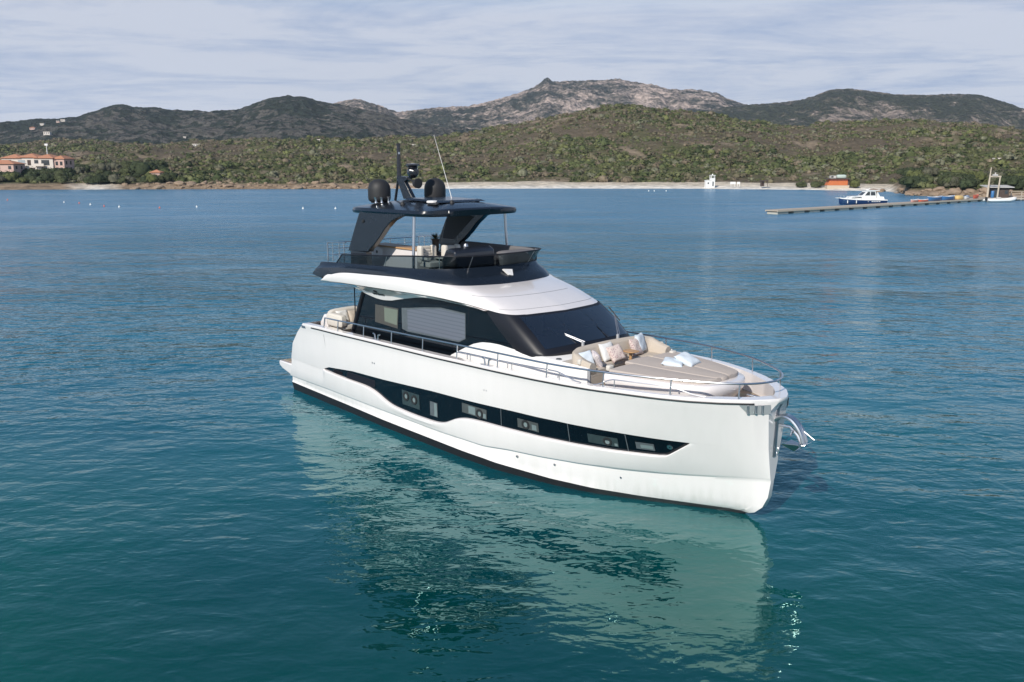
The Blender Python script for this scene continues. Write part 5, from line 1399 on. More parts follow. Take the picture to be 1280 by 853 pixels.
def hip_roof(k, x0, x1, y0, y1, z, h, o=.4):
    x0 -= o; x1 += o; y0 -= o; y1 += o; d = min(x1 - x0, y1 - y0) / 2
    if x1 - x0 >= y1 - y0: r0, r1 = (x0 + d, (y0 + y1) / 2, z + h), (x1 - d, (y0 + y1) / 2, z + h)
    else: r0, r1 = ((x0 + x1) / 2, y0 + d, z + h), ((x0 + x1) / 2, y1 - d, z + h)
    k.add([(x0, y0, z), (x1, y0, z), (x1, y1, z), (x0, y1, z), r0, r1, (x0, y0, z - .14), (x1, y0, z - .14), (x1, y1, z - .14), (x0, y1, z - .14)],
          [(0, 1, 5, 4) if x1 - x0 >= y1 - y0 else (0, 1, 4), (1, 2, 5) if x1 - x0 >= y1 - y0 else (1, 2, 5, 4), (2, 3, 4, 5) if x1 - x0 >= y1 - y0 else (2, 3, 5), (3, 0, 4) if x1 - x0 >= y1 - y0 else (3, 0, 4, 5),
           (0, 1, 7, 6), (1, 2, 8, 7), (2, 3, 9, 8), (3, 0, 6, 9), (9, 8, 7, 6)])
def win(parent, x, y, z, w, h, axis='y', m=None, inset=.06):
    k = MB()
    if axis == 'y': k.box((x - w / 2, y - .02, z), (x + w / 2, y + inset, z + h))
    else: k.box((x - inset, y - w / 2, z), (x + .02, y + w / 2, z + h))
    return k.build('window', m or M['winDark'], parent, smooth=None)

# pink and white villa with terracotta roofs
Yv = 362.0; xl, xr = wx(2, Yv), wx(66, Yv); gz = 4.6
v1 = empty('villa', (xl, Yv, gz), 0, 'long two-storey villa with white walls and orange tiled roofs above the left shore', 'villa')
W = xr - xl
k = MB(); k.box((0, 0, -3), (W, 9, 5.75)); k.build('wall', M['plaster'], v1, smooth=None)
k = MB(); k.box((W, .6, -3), (W + 4.2, 9, 5.5)); k.build('wing', M['pinkplaster'], v1, smooth=None)
for a_, b_ in ((0, 7.4), (6.6, 14.2), (13.4, W)):
    k = MB(); hip_roof(k, a_, b_, 0, 9, 5.8 + (.25 if a_ > 6 and a_ < 10 else 0), 1.55, .5); k.build('roof', M['tiles'], v1, smooth=None)
k = MB(); hip_roof(k, W - .2, W + 4.2, .6, 9, 5.5, 1.3, .4); k.build('roof', M['tiles'], v1, smooth=None)
for x, w_, m in ((2.6, 2.6, 'winDark'), (8.0, 2.8, 'lightpane'), (11.0, 1.4, 'dkwood'), (13.9, 1.6, 'winDark'), (17.5, 3.2, 'winDark')):
    win(v1, x, -.03, 2.9, w_, 2.1, 'y', M[m])
for x, w_ in ((2.5, 2.4), (8.6, 2.2), (12.0, 2.2), (17, 2.4)): win(v1, x, -.03, -.2, w_, 2.2, 'y', M['dkwood'])
for x, w_ in ((8.0, 4.2), (15.4, 4.0)):
    k = MB(); k.box((x - w_ / 2, -1.3, 2.55), (x + w_ / 2, -.02, 2.8)); k.box((x - w_ / 2, -1.3, 2.8), (x + w_ / 2, -1.2, 3.6)); k.build('balcony', M['plaster'], v1, smooth=None)
for y in (2.5, 6): win(v1, W + 4.2, y, 3.2, 1.3, 1.4, 'x'); win(v1, W + 4.2, y, .3, 1.6, 1.8, 'x')
for x in (1.2, 3.0): win(v1, W + x, .57, 2.9, 1.0, 1.5); win(v1, W + x, .57, .0, 1.2, 2.0)
Yv2 = 332.0; xr2 = wx(16, Yv2)
v2 = empty('villa', (xr2 - 13, Yv2, 3.6), 0, 'small pink villa with an orange roof at the left edge, before the long villa', 'villa')
k = MB(); k.box((0, 0, -2), (13, 8, 4.6)); k.build('wall', M['pinkplaster'], v2, smooth=None)
k = MB(); hip_roof(k, 0, 13, 0, 8, 4.6, 1.4, .5); k.build('roof', M['tiles'], v2, smooth=None)
for x in (7.5, 11.6): win(v2, x, -.03, 2.6, 1.1, 1.2); win(v2, x, -.03, .2, 1.2, 1.4)
for y in (2, 5.5): win(v2, 13, y, 2.6, 1.2, 1.2, 'x')
# flood-light mast beside the villa
fm = empty('lamp_mast', (wx(60, 378), 378, 4.5), 0, 'white floodlight mast rising behind the long villa roof', 'lamp mast')
k = MB(); k.tube([(0, 0, -1), (0, 0, 11.2)], [.22, .14], 8); k.build('pole', M['white'], fm)
k = MB(); k.box((-.7, -.2, 11.0), (.6, .2, 11.8)); k.build('lamp_head', M['white'], fm, smooth=None)
# terracotta hut among the trees
X_, Y_ = wx(195, 318), 318; z_ = lh(X_, Y_)
hh = empty('garden_hut', (X_, Y_, z_), 0, 'little hut with a terracotta roof among the trees right of the villas', 'hut')
k = MB(); k.box((-1.6, -1.5, -1), (1.6, 1.5, 3.0)); k.build('wall', M['pinkplaster'], hh, smooth=None)
k = MB(); hip_roof(k, -1.6, 1.6, -1.5, 1.5, 3.0, .9, .4); k.build('roof', M['tiles'], hh, smooth=None)
k = MB(); k.box((-.5, -1.54, 0), (.5, -1.5, 2)); k.build('door', M['dkwood'], hh, smooth=None)

# houses far off on the slopes
def hill_house(u, v, wpx, hpx, m, label, far=True, roof='flat'):
    X_, Y_, z_ = on_slope(u, v, HF if far else [land_h], 1150 if far else 330, 2300 if far else 900)
    w_ = wpx * .78 / 1127.6 * Y_; h_ = hpx * .72 / 1150.0 * Y_
    o = empty('hillside_house', (X_, Y_, z_), 0, label, 'house', 'houses on the far slopes')
    k = MB(); k.box((-w_ / 2, -w_ * .2, -h_), (w_ / 2, w_ * .4, h_)); k.build('wall', m, o, smooth=None)
    k = MB()
    if roof == 'flat': k.box((-w_ / 2 - .4, -w_ * .2 - .4, h_ + .01), (w_ / 2 + .4, w_ * .4 + .4, h_ + .5)); k.build('roof', M['plaster'], o, smooth=None)
    else: hip_roof(k, -w_ / 2, w_ / 2, -w_ * .2, w_ * .4, h_ + .15, h_ * .5, .6); k.build('roof', M['tiles'], o, smooth=None)
    for i in range(3): win(o, -w_ * .3 + w_ * .3 * i, -w_ * .2 - .03, h_ * .3, w_ * .14, h_ * .45)
hill_house(62.5, 168.5, 10, 4, M['plaster'], 'bright white house low on the left mountain, above the villa roofs')
hill_house(84, 152.5, 7, 3, M['plaster'], 'white house near the ridge at far left, rightmost of the three on the ridge')
hill_house(77.5, 154, 5, 2.6, M['pinkplaster'], 'pinkish house near the ridge at far left, middle of the three on the ridge')
hill_house(57.5, 157, 6, 2.4, M['plaster'], 'cream house on the ridge at far left, leftmost of the three on the ridge')
hill_house(45, 162, 8, 2.4, M['pinkplaster'], 'brownish house just below the left ridge, among dark woods', True, 'hip')
hill_house(247.5, 183, 11, 2.6, M['white'], 'long white house at the foot of the left mountain', False)
hill_house(262, 178, 6, 2.4, M['white'], 'white house on the lower slope, just above and right of the long white one')
hill_house(233, 173, 4, 2.2, M['plaster'], 'tiny cream house on the left mountain slope above the long white one')
hill_house(400, 177, 7, 2.2, M['white'], 'white house alone in the scrub left of the yacht mast', False)
hill_house(343, 181, 6, 1.8, M['pinkplaster'], 'low pinkish house on the heath between the mountain and the yacht', False, 'hip')
hill_house(519, 171, 7, 1.8, M['white'], 'white house behind the crest, just right of the yacht mast', False)
hill_house(1246, 206, 7, 2.0, M['white'], 'white house on the scrub slope above the wooden hut at right', False)

# white bathing-beach tower
Yt = 306.0; tw = empty('beach_tower', (wx(888.5, Yt), Yt, max(.6, lh(wx(888.5, Yt), Yt))), R(8), 'small white tower with a low side building on the white beach', 'tower'); tw.scale = (.9, .9, .9)
k = MB(); k.box((-1.75, -.9, -1), (.1, .9, 2.3)); k.box((-1.85, -1.0, 2.3), (.1, 1.0, 2.45)); k.build('side_building', M['white'], tw, smooth=None)
k = MB(); k.box((.12, -.85, -1), (1.72, .85, 3.2))
for x in (.2, 1.5):
    for y in (-.85, .65): k.box((x - .08, y, 3.2), (x + .14, y + .2, 4.15))
k.box((.02, -.95, 4.15), (1.82, .95, 4.32)); k.build('tower_shaft', M['white'], tw, smooth=None)
k = MB(); k.lathe([(0, 0), (.3, 0), (.2, .3), (.04, .45), (0, .6)], (.92, 0, 4.32), 'z', 10); k.build('lantern', M['white'], tw)
k = MB(); k.box((.7, -.88, .2), (1.2, -.85, 1.9)); k.build('door', M['greypane'], tw, smooth=None)
k = MB(); k.box((-1.2, -.93, 1.0), (-.7, -.9, 1.6)); k.build('window', M['winDark'], tw, smooth=None)

# orange beach kiosk
Yk = 292.0; zk0 = 1.3
kio = empty('beach_kiosk', (wx(1049, Yk), Yk, zk0 + .1), R(-4), 'orange beach kiosk with sloping sides and boxes on its dark roof', 'kiosk'); kio.scale = (.93, .93, .93)
k = MB(); k.add([(-4.0, -1.5, .05), (3.0, -1.5, .05), (3.0, 1.8, .05), (-4.0, 1.8, .05), (-3.0, -1.5, 2.1), (3.0, -1.5, 2.1), (3.0, 1.8, 2.1), (-3.0, 1.8, 2.1)], [(0, 1, 5, 4), (1, 2, 6, 5), (2, 3, 7, 6), (3, 0, 4, 7), (4, 5, 6, 7)]); k.build('wall', M['orange'], kio, smooth=None)
k = MB(); k.box((-4.2, -2.2, 2.11), (3.7, 2.2, 2.45)); k.build('roof', M['dkwood'], kio, smooth=None)
k = MB(); k.box((-3.9, -1.45, -1.3), (3.6, 1.75, .045)); k.build('plinth', M['palewood'], kio, smooth=None)
k = MB(); k.box((3.01, -1.2, .05), (3.75, 1.6, 2.0)); k.build('store', M['dkwood'], kio, smooth=None)
for i in range(5):
    k = MB(); k.box((-3.0 + i * 1.25, -1.54, 1.55), (-2.0 + i * 1.25, -1.5, 2.0)); k.build('shutter', M['redpaint'], kio, smooth=None)
k = MB(); k.box((-2.9, -1.2, 2.46), (-.9, .6, 3.35)); k.build('roof_box', M['tin'], kio, bevel=.05)
k = MB(); k.cushion((1.0, -.2, 3.05), (3.3, 1.8, 1.3), .45); k.build('roof_tank', M['greentin'], kio)
k = MB(); k.box((-2.7, -1.26, 2.7), (-1.9, -1.2, 3.2)); k.build('fan_grille', M['winDark'], kio, smooth=None)
# dark shelter and boards on the beach
Ys_ = 300.0; sh = empty('beach_shelter', (wx(956.5, Ys_), Ys_, 1.2), 0, 'little dark shelter with a flat roof on the beach, left of the orange kiosk', 'shelter')
k = MB(); k.box((-1.2, -1, 1.35), (1.2, 1, 1.6)); k.build('roof', M['dkwood'], sh, smooth=None)
k = MB(); k.box((-1.0, -.2, -.3), (.1, .8, 1.34)); k.build('back_wall', M['dkwood'], sh, smooth=None)
for x in (-1.05, .9): k = MB(); k.box((x, -.9, -.4), (x + .15, -.75, 1.34)); k.build('post', M['dkwood'], sh, smooth=None)
for u, w_, lab in ((917.5, .9, 'white board standing on the beach right of the tower, wider of the two'), (924.5, .5, 'white board standing on the beach right of the tower, narrower of the two')):
    o = empty('notice_board', (wx(u, 302), 302, 1.2), 0, lab, 'board', 'boards on the beach')
    k = MB(); k.box((-w_, -.05, .35), (w_, .05, 1.1)); k.build('panel', M['white'], o, smooth=None)
    for x in (-w_ * .7, w_ * .7): k = MB(); k.box((x - .05, -.04, -.5), (x + .05, .04, .345)); k.build('post', M['white'], o, smooth=None)

# floating pier
P0 = Vector((45.4, 156.2, 0)); P1 = Vector((111.5, 210.0, 0)); PD = (P1 - P0); PL = PD.length; PA = math.atan2(PD.y, PD.x)
pier = empty('floating_pier', P0, PA, 'long narrow floating pier of pale planks on concrete floats', 'pier')
k = MB(); k.box((0, -1.2, .50), (PL, 1.2, .66)); pd_ = k.build('deck', M['pontoon'], pier, smooth=None)
for s in (-1, 1):
    k = MB(); k.box((0, s * 1.24 - .04, .40), (PL, s * 1.24 + .04, .69)); k.build('side_beam', M['palewood'], pd_, smooth=None)
n_ = 17
for i in range(n_):
    k = MB(); a_ = .3 + i * (PL - 1) / n_; k.box((a_, -1.1, -.35), (a_ + 3.3, 1.1, .395)); k.build('float', M['concrete'], pier, bevel=.06)
def on_pier(s, dy=0, z=.67):
    q = P0 + PD * s; nrm = Vector((-PD.y, PD.x, 0)).normalized(); return (q.x + nrm.x * dy, q.y + nrm.y * dy, z)
def canoe(name, loc, rz, L, w_, h, m, rim, label, cat, group=None):
    o = empty(name, loc, rz, label, cat, group)
    xs = np.linspace(-L / 2, L / 2, 15); k = MB(); rw = []
    for x in xs:
        t = abs(x) / (L / 2); b = w_ / 2 * max(.04, (1 - t ** 2.4)); zt = h * (.8 + .2 * t ** 2)
        rw.append([(x, -b, zt), (x, -b * .95, zt * .5), (x, -b * .5, 0.02), (x, b * .5, .02), (x, b * .95, zt * .5), (x, b, zt), (x, b * .7, zt + .05), (x, -b * .7, zt + .05)])
    k.loft(rw, close=True); k.add(rw[0], [tuple(range(8))]); k.add(rw[-1], [tuple(range(8))])
    k.build('hull', m, o, smooth=40)
    k = MB()
    for s in (-1, 1): k.tube([(x, s * w_ / 2 * max(.04, 1 - (abs(x) / (L / 2)) ** 2.4), h * (.8 + .2 * (abs(x) / (L / 2)) ** 2) + .03) for x in xs], .05, 6)
    k.build('rim', rim, o)
    k = MB(); k.cushion((0, 0, h * .86), (L * .5, w_ * .62, .14), .5); k.build('seat_cover', rim, o)
    return o
canoe('rowing_boat', on_pier(.70, .1), PA, 6.2, 1.5, .95, M['bluepaint'], M['white'], 'bright blue rowing boat with a white rim on the pier, nearer the pier tip', 'rowing boat', 'boats laid on the pier')
canoe('rowing_boat', on_pier(.772, .1), PA, 6.2, 1.5, .95, M['bluepaint'], M['white'], 'bright blue rowing boat with a white rim on the pier, nearer the shore', 'rowing boat', 'boats laid on the pier')
canoe('kayak', on_pier(.60, .2), PA + .1, 4.0, .9, .5, M['pinkpaint'], M['white'], 'pale pink kayak on the pier, farthest from the shore', 'kayak', 'boats laid on the pier')
canoe('kayak', on_pier(.635, -.2), PA - .1, 3.6, .9, .45, M['redpaint'], M['white'], 'red and white kayak on the pier next to the pale pink one', 'kayak', 'boats laid on the pier')
canoe('dinghy', on_pier(.875, .1), PA + .3, 3.4, 1.3, .7, M['white'], M['bluepaint'], 'small white dinghy with blue seats on the pier between yellow cover and orange kayak', 'dinghy', 'boats laid on the pier')
canoe('kayak', on_pier(.935, .2), PA + .2, 4.2, .9, .8, M['redpaint'], M['redpaint'], 'orange red kayak on the pier close to the wooden hut', 'kayak', 'boats laid on the pier')
k = MB(); k.cushion((0, 0, .45), (3.0, 1.6, 1.1), .7, 10, 16); o = k.build('tarpaulin', M['yellow']); o.location = on_pier(.832, .1, .6); o.rotation_euler = (0, 0, PA)
tag(o, 'sand yellow tarpaulin heaped over gear on the pier', 'tarpaulin')

# motor boat at the pier
mb = empty('motor_boat', (wx(1081.5, 191), 191.0, 0), math.pi + .03, 'navy blue cabin boat with white cabin moored behind the pier', 'motor boat')
xs = np.array([-4.9, -4.0, -2, 0, 2, 3.5, 4.4, 4.85, 5.05]); bw_ = np.array([1.35, 1.5, 1.6, 1.6, 1.5, 1.15, .7, .3, .04]); sh_ = np.array([.95, .97, 1.0, 1.03, 1.1, 1.2, 1.28, 1.34, 1.36])
k = MB(); rw = []
for x, b, z in zip(xs, bw_, sh_): rw.append([(x - .25 * (z > 1.25) * 0, -b, z), (x, -b * .97, z * .7), (x - .1 * (x > 3), -b * .86, .25), (x - .5 * (x > 3) * (x - 3) / 2, -b * .5, -.25), (x - .5 * (x > 3) * (x - 3) / 2, b * .5, -.25), (x - .1 * (x > 3), b * .86, .25), (x, b * .97, z * .7), (x, b, z)])
k.loft(rw); k.add(rw[0], [tuple(range(8))]); hb = k.build('hull', M['hullblue'], mb, smooth=40)
k = MB()
k.loft([[(x, -b - .04, z - .06) for x, b, z in zip(xs, bw_, sh_)], [(x, -b - .04, z + .12) for x, b, z in zip(xs, bw_, sh_)], [(x, -b + .12, z + .14) for x, b, z in zip(xs, bw_, sh_)], [(x, b - .12, z + .14) for x, b, z in zip(xs, bw_, sh_)], [(x, b + .04, z + .12) for x, b, z in zip(xs, bw_, sh_)], [(x, b + .04, z - .06) for x, b, z in zip(xs, bw_, sh_)]])
k.build('deck', M['white'], mb, smooth=30)
k = MB(); k.prism([(-.2, 1.1), (-.2, 1.95), (2.9, 1.72), (3.5, 1.25)], 'y', -1.05, 1.05); tc_ = k.build('trunk_cabin', M['white'], mb, bevel=.06)
for s in (-1, 1):
    k = MB(); k.add([(-.1, s * 1.055, 1.42), (2.6, s * 1.055, 1.34), (2.9, s * 1.055, 1.42), (2.5, s * 1.055, 1.52), (-.1, s * 1.055, 1.64)], [(0, 1, 2, 3, 4)]); k.build('window', M['winDark'], tc_, smooth=None)
k = MB(); k.prism([(-2.6, 1.1), (-2.3, 2.9), (-.55, 2.95), (.55, 1.9), (.6, 1.1)], 'y', -1.15, 1.15); wh = k.build('wheelhouse', M['white'], mb, bevel=.05)
k = MB(); k.box((-3.1, -1.3, 2.92), (-.35, 1.3, 3.05)); k.build('roof', M['white'], wh, bevel=.03)
for s in (-1, 1):
    for P_ in ([(-.05, 1.95), (-.6, 2.72), (-1.1, 2.74), (-1.1, 1.95)], [(-1.25, 1.95), (-1.25, 2.74), (-2.15, 2.72), (-2.3, 1.95)]):
        k = MB(); k.add([(x, s * 1.156, z) for x, z in P_], [(0, 1, 2, 3)]); k.build('window', M['winDark'], wh, smooth=None)
k = MB(); k.add([(-.42, -.95, 2.82), (-.42, .95, 2.82), (.48, .95, 1.99), (.48, -.95, 1.99)], [(0, 1, 2, 3)]); k.build('windscreen', M['winDark'], wh, smooth=None)
for s in (-1, 1):
    k = MB(); k.tube([(.8, s * 1.4, 1.2), (.9, s * 1.4, 1.85), (3.2, s * 1.15, 1.95), (4.5, s * .6, 2.0), (5.3, 0, 2.0)], .035, 6); rl = k.build('rail', M['steel'], mb)
    for x, y in ((2.2, 1.3), (3.4, 1.1), (4.4, .65)): k = MB(); k.tube([(x, s * y, 1.2), (x, s * y, 1.95)], .03, 6); k.build('stanchion', M['steel'], rl)
k = MB(); k.box((4.7, -.35, 1.36), (5.75, .35, 1.46)); k.build('bow_platform', M['white'], mb, bevel=.03)
k = MB(); k.box((-5.5, -1.2, .28), (-4.85, 1.2, .42)); k.build('swim_platform', M['white'], mb, smooth=None)
k = MB(); k.prism([(-4.3, 1.1), (-4.1, 1.7), (-3.3, 1.75), (-2.7, 2.7), (-2.6, 1.1)], 'y', -1.2, 1.2); k.build('cockpit_coaming', M['white'], mb, smooth=None)
k = MB(); k.tube([(-1.3, 0, 3.05), (-1.35, 0, 3.55)], .05, 6); k.lathe([(0, 0), (.3, 0), (.3, .14), (0, .2)], (-1.0, 0, 3.06), 'z', 12); k.build('radar', M['white'], wh)
for s in (-1, 1):
    k = MB()
    for i, (x, w_, h_) in enumerate(((-.55, .22, .10), (-1.35, .26, .16), (-1.75, .26, .16), (-2.15, .26, .16), (-2.55, .26, .16), (-2.95, .26, .16))):
        k.add([(x, s * 1.595, .62), (x - w_, s * 1.595, .62), (x - w_ - .05, s * 1.60, .62 + h_), (x - .05, s * 1.60, .62 + h_)], [(0, 1, 2, 3)])
    k.build('hull_lettering', M['white'], hb, smooth=None)
for x in (3.6, 1.9):
    k = MB(); k.tube([(x, 1.62 if x < 3 else 1.15, .95), (x, 1.66 if x < 3 else 1.2, .35)], .09, 8); k.build('fender', M['white'], mb)

# wooden boathouse at the pier root
Yh = 213.0; hut = empty('pier_hut', (wx(1252, Yh), Yh, 0), R(-6), 'dark wooden hut with a pale roof at the landward end of the pier', 'hut')
k = MB(); k.box((-3.2, -2.6, .30), (5.2, 3.0, .62)); k.build('platform', M['pontoon'], hut, smooth=None)
for x in (-2.8, 0, 2.6, 4.8): k = MB(); k.tube([(x, -2.3, -.8), (x, -2.3, .3)], .16, 8); k.build('pile', M['dkwood'], hut)
k = MB(); k.box((-1.6, -.9, .625), (2.1, 2.2, 2.95)); hw_ = k.build('wall', M['dkwood'], hut, smooth=None)
k = MB(); k.box((-1.45, -.94, .63), (-.2, -.9, 2.7)); k.build('doorway', M['winDark'], hw_, smooth=None)
k = MB(); k.box((1.1, -.94, 1.5), (1.8, -.9, 2.3)); k.build('window', M['winDark'], hw_, smooth=None)
k = MB(); k.add([(-3.3, -1.6, 2.96), (2.9, -1.6, 2.96), (2.9, 2.7, 3.35), (-3.3, 2.7, 3.35), (-3.3, -1.6, 3.12), (2.9, -1.6, 3.12), (2.9, 2.7, 3.5), (-3.3, 2.7, 3.5)], [(0, 1, 2, 3), (4, 5, 6, 7), (0, 1, 5, 4), (1, 2, 6, 5), (2, 3, 7, 6), (3, 0, 4, 7)]); k.build('roof', M['tin'], hut, smooth=None)
gan = empty('timber_gantry', (wx(1246, Yh - 3.2), Yh - 3.2, 0), R(-6), 'pale timber gantry with a tall left post in front of the wooden hut', 'gantry')
k = MB(); k.tube([(-1.35, 0, -.8), (-1.2, 0, 4.6), (-1.05, 0, 7.7)], [.28, .2, .1], 8); k.build('tall_post', M['palewood'], gan)
k = MB(); k.tube([(.9, 0, -.8), (1.15, 0, 5.75)], [.22, .16], 8); k.build('post', M['palewood'], gan)
k = MB(); k.box((-1.3, -.12, 5.45), (1.35, .12, 5.75)); k.build('cross_beam', M['palewood'], gan, smooth=None)
k = MB(); k.box((-.6, -.3, 5.76), (.5, .3, 6.1)); k.box((-.15, -.1, 6.1), (.1, .1, 6.5)); k.build('pulley_block', M['tin'], gan, smooth=None)
o = MB(); o.lathe([(0, 0), (.32, 0), (.36, .1), (.36, 1.5), (.30, 1.6), (0, 1.6)], (0, 0, 0), 'z', 16); o = o.build('barrel', M['bluepaint']); o.location = (wx(1245, Yh - 1.6), Yh - 1.6, .63)
tag(o, 'bright blue barrel standing in front of the wooden hut doorway', 'barrel')
rail_ = empty('timber_walkway', (wx(1264, 215.5), 215.5, 0), R(4), 'timber walkway with a railing leading from the hut to the right shore', 'walkway')
k = MB(); k.box((0, -1, .7), (16, 1, .95)); k.build('deck', M['pontoon'], rail_, smooth=None)
for i in range(6):
    k = MB(); k.box((.2 + i * 2.6, -1.0, -.6), (.4 + i * 2.6, -.85, 2.0)); k.build('post', M['palewood'], rail_, smooth=None)
for z in (1.4, 1.95): k = MB(); k.box((.1, -1.06, z), (15, -1.0, z + .1)); k.build('rail', M['palewood'], rail_, smooth=None)
# white inflatable
rib = empty('inflatable_boat', (wx(1256, 203), 203.0, 0), R(4), 'long white inflatable boat on the water in front of the wooden hut', 'inflatable boat')
k = MB()
for s in (-1, 1): k.tube([(-3.5, s * .95, .42), (-2.9, s * .98, .42), (1.4, s * .98, .46), (2.6, s * .7, .62), (3.3, s * .25, .82), (3.45, 0, .86)], [.2, .32, .33, .32, .3, .26], 12)
k.build('tube', M['white'], rib)
k = MB(); k.add([(-3.1, -.8, .2), (2.2, -.7, .3), (2.2, .7, .3), (-3.1, .8, .2), (-3.0, -.3, -.2), (2.6, 0, .1), (-3.0, .3, -.2)], [(0, 1, 2, 3), (0, 1, 5, 4), (3, 2, 5, 6), (4, 5, 6), (0, 3, 6, 4)]); k.build('floor', M['concrete'], rib, smooth=None)
k = MB(); k.cushion((-.5, 0, .75), (1.0, .7, .7), .4); k.build('seat', M['tin'], rib)
k = MB(); k.cushion((-3.4, 0, .75), (.5, .4, .8), .4); k.build('outboard_motor', M['rubber'], rib)

# mooring buoys
def buoy(u, v, m, label, r=.28):
    r *= .6
    Y_ = 9.04 * 1150 / (v - 202); o = empty('buoy', (wx(u, Y_), Y_, 0), 0, label, 'buoy', 'small buoys in the bay')
    k = MB(); k.lathe([(0, -r), (r * .7, -r * .7), (r, 0), (r * .85, r * .55), (r * .45, r * 1.1), (r * .16, r * 1.35), (0, r * 1.4)], (0, 0, .05), 'z', 12); k.build('float', M[m], o)
    k = MB(); k.tube([(0, 0, r * 1.3), (0, 0, r * 2.4)], r * .14, 6); k.build('stick', M[m], o)
buoy(4, 251, 'redpaint', 'faded red buoy nearest the left edge of the bay')
buoy(75, 254, 'white', 'white buoy, leftmost of the white ones off the villas')
buoy(94, 255, 'redpaint', 'red buoy just right of the leftmost white buoy')
buoy(108, 257, 'white', 'white buoy between two red ones off the left shore', .33)
buoy(125, 259, 'redpaint', 'orange red buoy between two white ones off the left shore')
buoy(144, 260, 'white', 'white buoy right of the orange red one off the left shore', .34)
buoy(195, 261, 'redpaint', 'dark red buoy standing alone farther right off the left shore')
buoy(242, 260, 'white', 'white buoy standing alone between the left shore and the yacht stern', .32)
buoy(376, 262, 'white', 'white buoy just left of the yacht flybridge', .34)
buoy(417, 262, 'white', 'white buoy close to the yacht hardtop on its left side', .32)
for u, lab in ((812, 'white swimming-area float off the beach, leftmost of three'), (819, 'white swimming-area float off the beach, middle of three'), (834, 'white swimming-area float off the beach, rightmost of three')): buoy(u, 239.5, 'white', lab, .3)

# ------------------------------------------------------------------ trees, shrubs and rocks on the shore
def crown_mesh(name, ncard, seed, col, card=.15, lumps=7, core=(9, 4), var=.25):
    V, Q = bush_base(ncard, seed, core, card, lumps)
    o = bulk_mesh(name, V, Q, M['leaf'])
    r = np.random.default_rng(seed + 5)
    t = np.ones((len(V), 4)); f = r.uniform(1 - var, 1 + var, len(V) // 4 + 1); t[:, :3] = np.array(col)[None] * np.repeat(f, 4)[:len(V), None]
    a = o.data.attributes.new('tint', 'FLOAT_COLOR', 'POINT'); a.data.foreach_set('color', t.astype(np.float32).reshape(-1))
    return o
COLS = {'dark': (0.040, 0.052, 0.024), 'mid': (0.062, 0.072, 0.032), 'bright': (0.100, 0.112, 0.040), 'grey': (0.10, 0.098, 0.066)}
def make_tree(name, seed, col, label, cat, group):
    t = empty(name, (0, 0, 0), 0, label, cat, group)
    c = crown_mesh('crown', 420, seed, COLS[col]); c.parent = t; c.location = (0, 0, .10); c.scale = (1, 1, .92)
    k = MB(); k.tube([(0, 0, -.25), (.02, 0, .1), (.0, .03, .45)], [.07, .055, .03], 7)
    for a_ in (0.3, 2.2, 4.4): k.tube([(0, 0, .12), (.22 * math.cos(a_), .22 * math.sin(a_), .42)], [.035, .015], 6)
    k.build('trunk', M['bark'], t); return t
protos = {}
def plant(name, kind, seed, u, Y, s, label, cat, group, zoff=0, sz=1.0):
    key = (name, kind, seed)
    if key not in protos: protos[key] = o = make_tree(name, seed, kind, label, cat, group)
    else: o = copy_tree(protos[key])
    X = wx(u, Y); o.location = (X, Y, lh(X, Y) + zoff); o.rotation_euler = (0, 0, r3.uniform(0, 6.28)); o.scale = (s, s, s * sz)
    tag(o, label, cat, group); return o
r3 = np.random.default_rng(21)
G_L = 'trees in the thicket below the villas'
LAB = {'dark': 'dark green rounded tree in the thicket along the left shore', 'mid': 'mid green bushy tree in the thicket along the left shore', 'bright': 'yellow green bushy tree in the thicket along the left shore', 'grey': 'dusty grey green tree in the thicket along the left shore'}
for i in range(58):
    u = r3.uniform(-20, 205); ys_0 = float(np.interp(u, *YS)); d = r3.uniform(8, 46)
    kind = ['dark', 'mid', 'bright', 'dark', 'mid', 'grey'][r3.integers(6)]
    plant('broadleaf_tree', kind, 300 + int(r3.integers(3)), u, ys_0 + d, r3.uniform(2.2, 3.6), LAB[kind], 'tree', G_L, 0, r3.uniform(.8, 1.1))
for i in range(26):
    u = r3.uniform(84, 205); Y = r3.uniform(345, 385); kind = ['dark', 'mid', 'grey'][r3.integers(3)]
    plant('broadleaf_tree', kind, 300 + int(r3.integers(3)), u, Y, r3.uniform(2.8, 4.2), {'dark': 'dark green tree on the slope right of the villas', 'mid': 'mid green tree on the slope right of the villas', 'grey': 'dusty grey green tree on the slope right of the villas'}[kind], 'tree', 'trees right of the villas')
plant('broadleaf_tree', 'dark', 311, 178, 338, 5.6, 'tallest dark tree of the left shore, standing right of the villas', 'tree', None, 0, 1.1)
for u in (-3, 7, 17, 24, 31, 38, 46, 53, 60, 67, 74, 81):
    plant('broadleaf_tree', 'dark', 300, u, 340 if u > 18 else 322, r3.uniform(3.3, 4.1), 'dark garden tree in the row before the front of the villas', 'shrub', 'garden shrubs before the villa')
G_R = 'shrubs on the right headland'
LR = {'dark': 'dark green dense shrub on the rocky right headland', 'mid': 'mid green dense shrub on the rocky right headland', 'bright': 'bright green dense shrub on the rocky right headland', 'grey': 'grey green dense shrub on the rocky right headland'}
for i in range(84):
    u = r3.uniform(1132, 1400); ys_0 = float(np.interp(u, *YS)); d = 4.5 + 32 * r3.uniform() ** 1.2
    kind = ['dark', 'mid', 'dark', 'mid', 'bright', 'grey'][r3.integers(6)]
    plant('headland_shrub', kind, 320 + int(r3.integers(3)), u, ys_0 + d, r3.uniform(2.4, 4.0), LR[kind], 'shrub', G_R, -.3, r3.uniform(.9, 1.2))
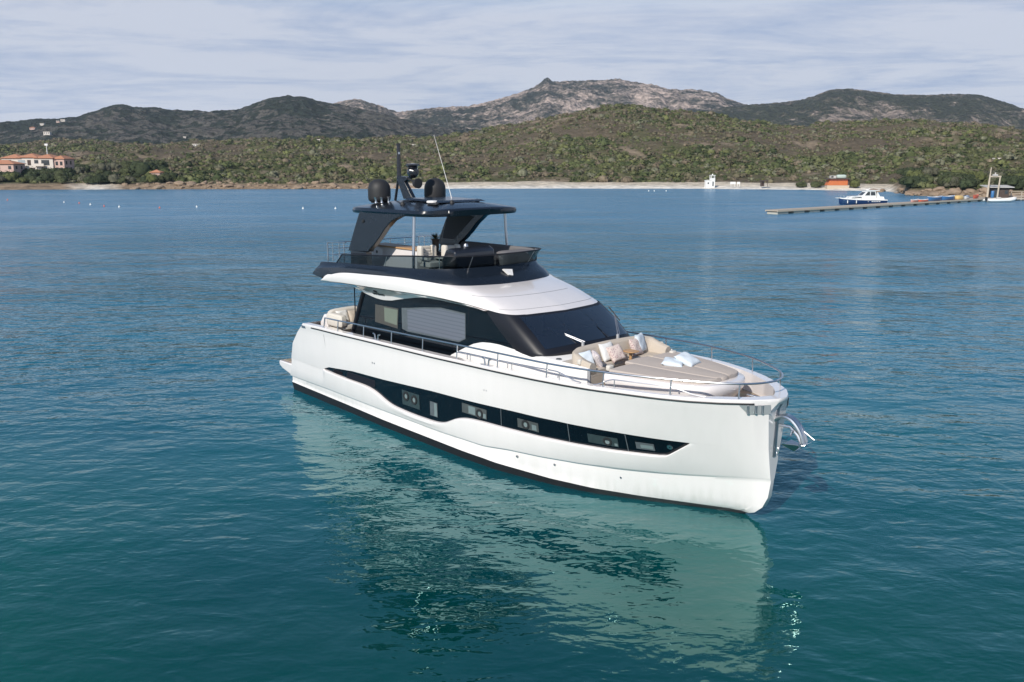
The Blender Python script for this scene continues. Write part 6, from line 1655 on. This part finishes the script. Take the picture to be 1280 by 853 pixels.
plant('round_shrub', 'bright', 330, 1070, 291, 2.9, 'bright green round shrub right beside the orange kiosk', 'shrub', None, -.2, 1.0)
plant('round_shrub', 'mid', 331, 1022, 298, 3.0, 'mid green shrub on the sand left of the orange kiosk, nearer it', 'shrub', None, -.2, .8)
plant('round_shrub', 'mid', 332, 1006, 300, 2.6, 'mid green shrub on the sand left of the orange kiosk, farther from it', 'shrub', None, -.2, .8)

def rock_mesh(seed):
    r = random.Random(seed); import bmesh
    bm = bmesh.new(); bmesh.ops.create_icosphere(bm, subdivisions=2, radius=1.0)
    o_ = Vector((r.uniform(0, 50), r.uniform(0, 50), 0))
    for v in bm.verts:
        n = mnoise.noise(v.co * 1.1 + o_) * .45 + mnoise.noise(v.co * 2.6 + o_) * .18
        v.co = v.co * (1 + n); v.co.z *= .62; v.co.x *= 1.25
    me = bpy.data.meshes.new('boulder'); bm.to_mesh(me); bm.free(); me.materials.append(M['granite']); return me
M['granite'] = mat('ochre_granite', (0.27, 0.195, 0.135), 0.9, vary=.35, scale=1.2, bump=.8, bscale=2)
RM = [rock_mesh(i) for i in range(6)]
def rock(u, d, s, label, group):
    ys_0 = float(np.interp(u, *YS)); Y = ys_0 + d; X = wx(u, Y)
    o = bpy.data.objects.new('boulder', RM[int(r3.integers(6))]); COL.objects.link(o)
    o.location = (X, Y, lh(X, Y) + s * .1); o.rotation_euler = (r3.uniform(-.3, .3), r3.uniform(-.3, .3), r3.uniform(0, 6.28)); o.scale = (s, s, s * r3.uniform(.7, 1.2))
    tag(o, label, 'boulder', group)
for i in range(150): rock(r3.uniform(150, 520) if i % 4 else r3.uniform(200, 400), r3.uniform(.3, 7.5), .3 + r3.gamma(2, .17), 'ochre granite boulder at the water edge left of the beach', 'boulders along the left shore')
for i in range(70): rock(r3.uniform(1126, 1330), r3.uniform(.3, 4.5), .35 + r3.gamma(2, .17), 'ochre granite boulder at the foot of the right headland', 'boulders below the right headland')
for i in range(14): rock(r3.uniform(1085, 1145), r3.uniform(-8, 0), .4 + r3.gamma(2, .25), 'dark low rock awash between the beach and the headland', 'rocks awash off the beach end')
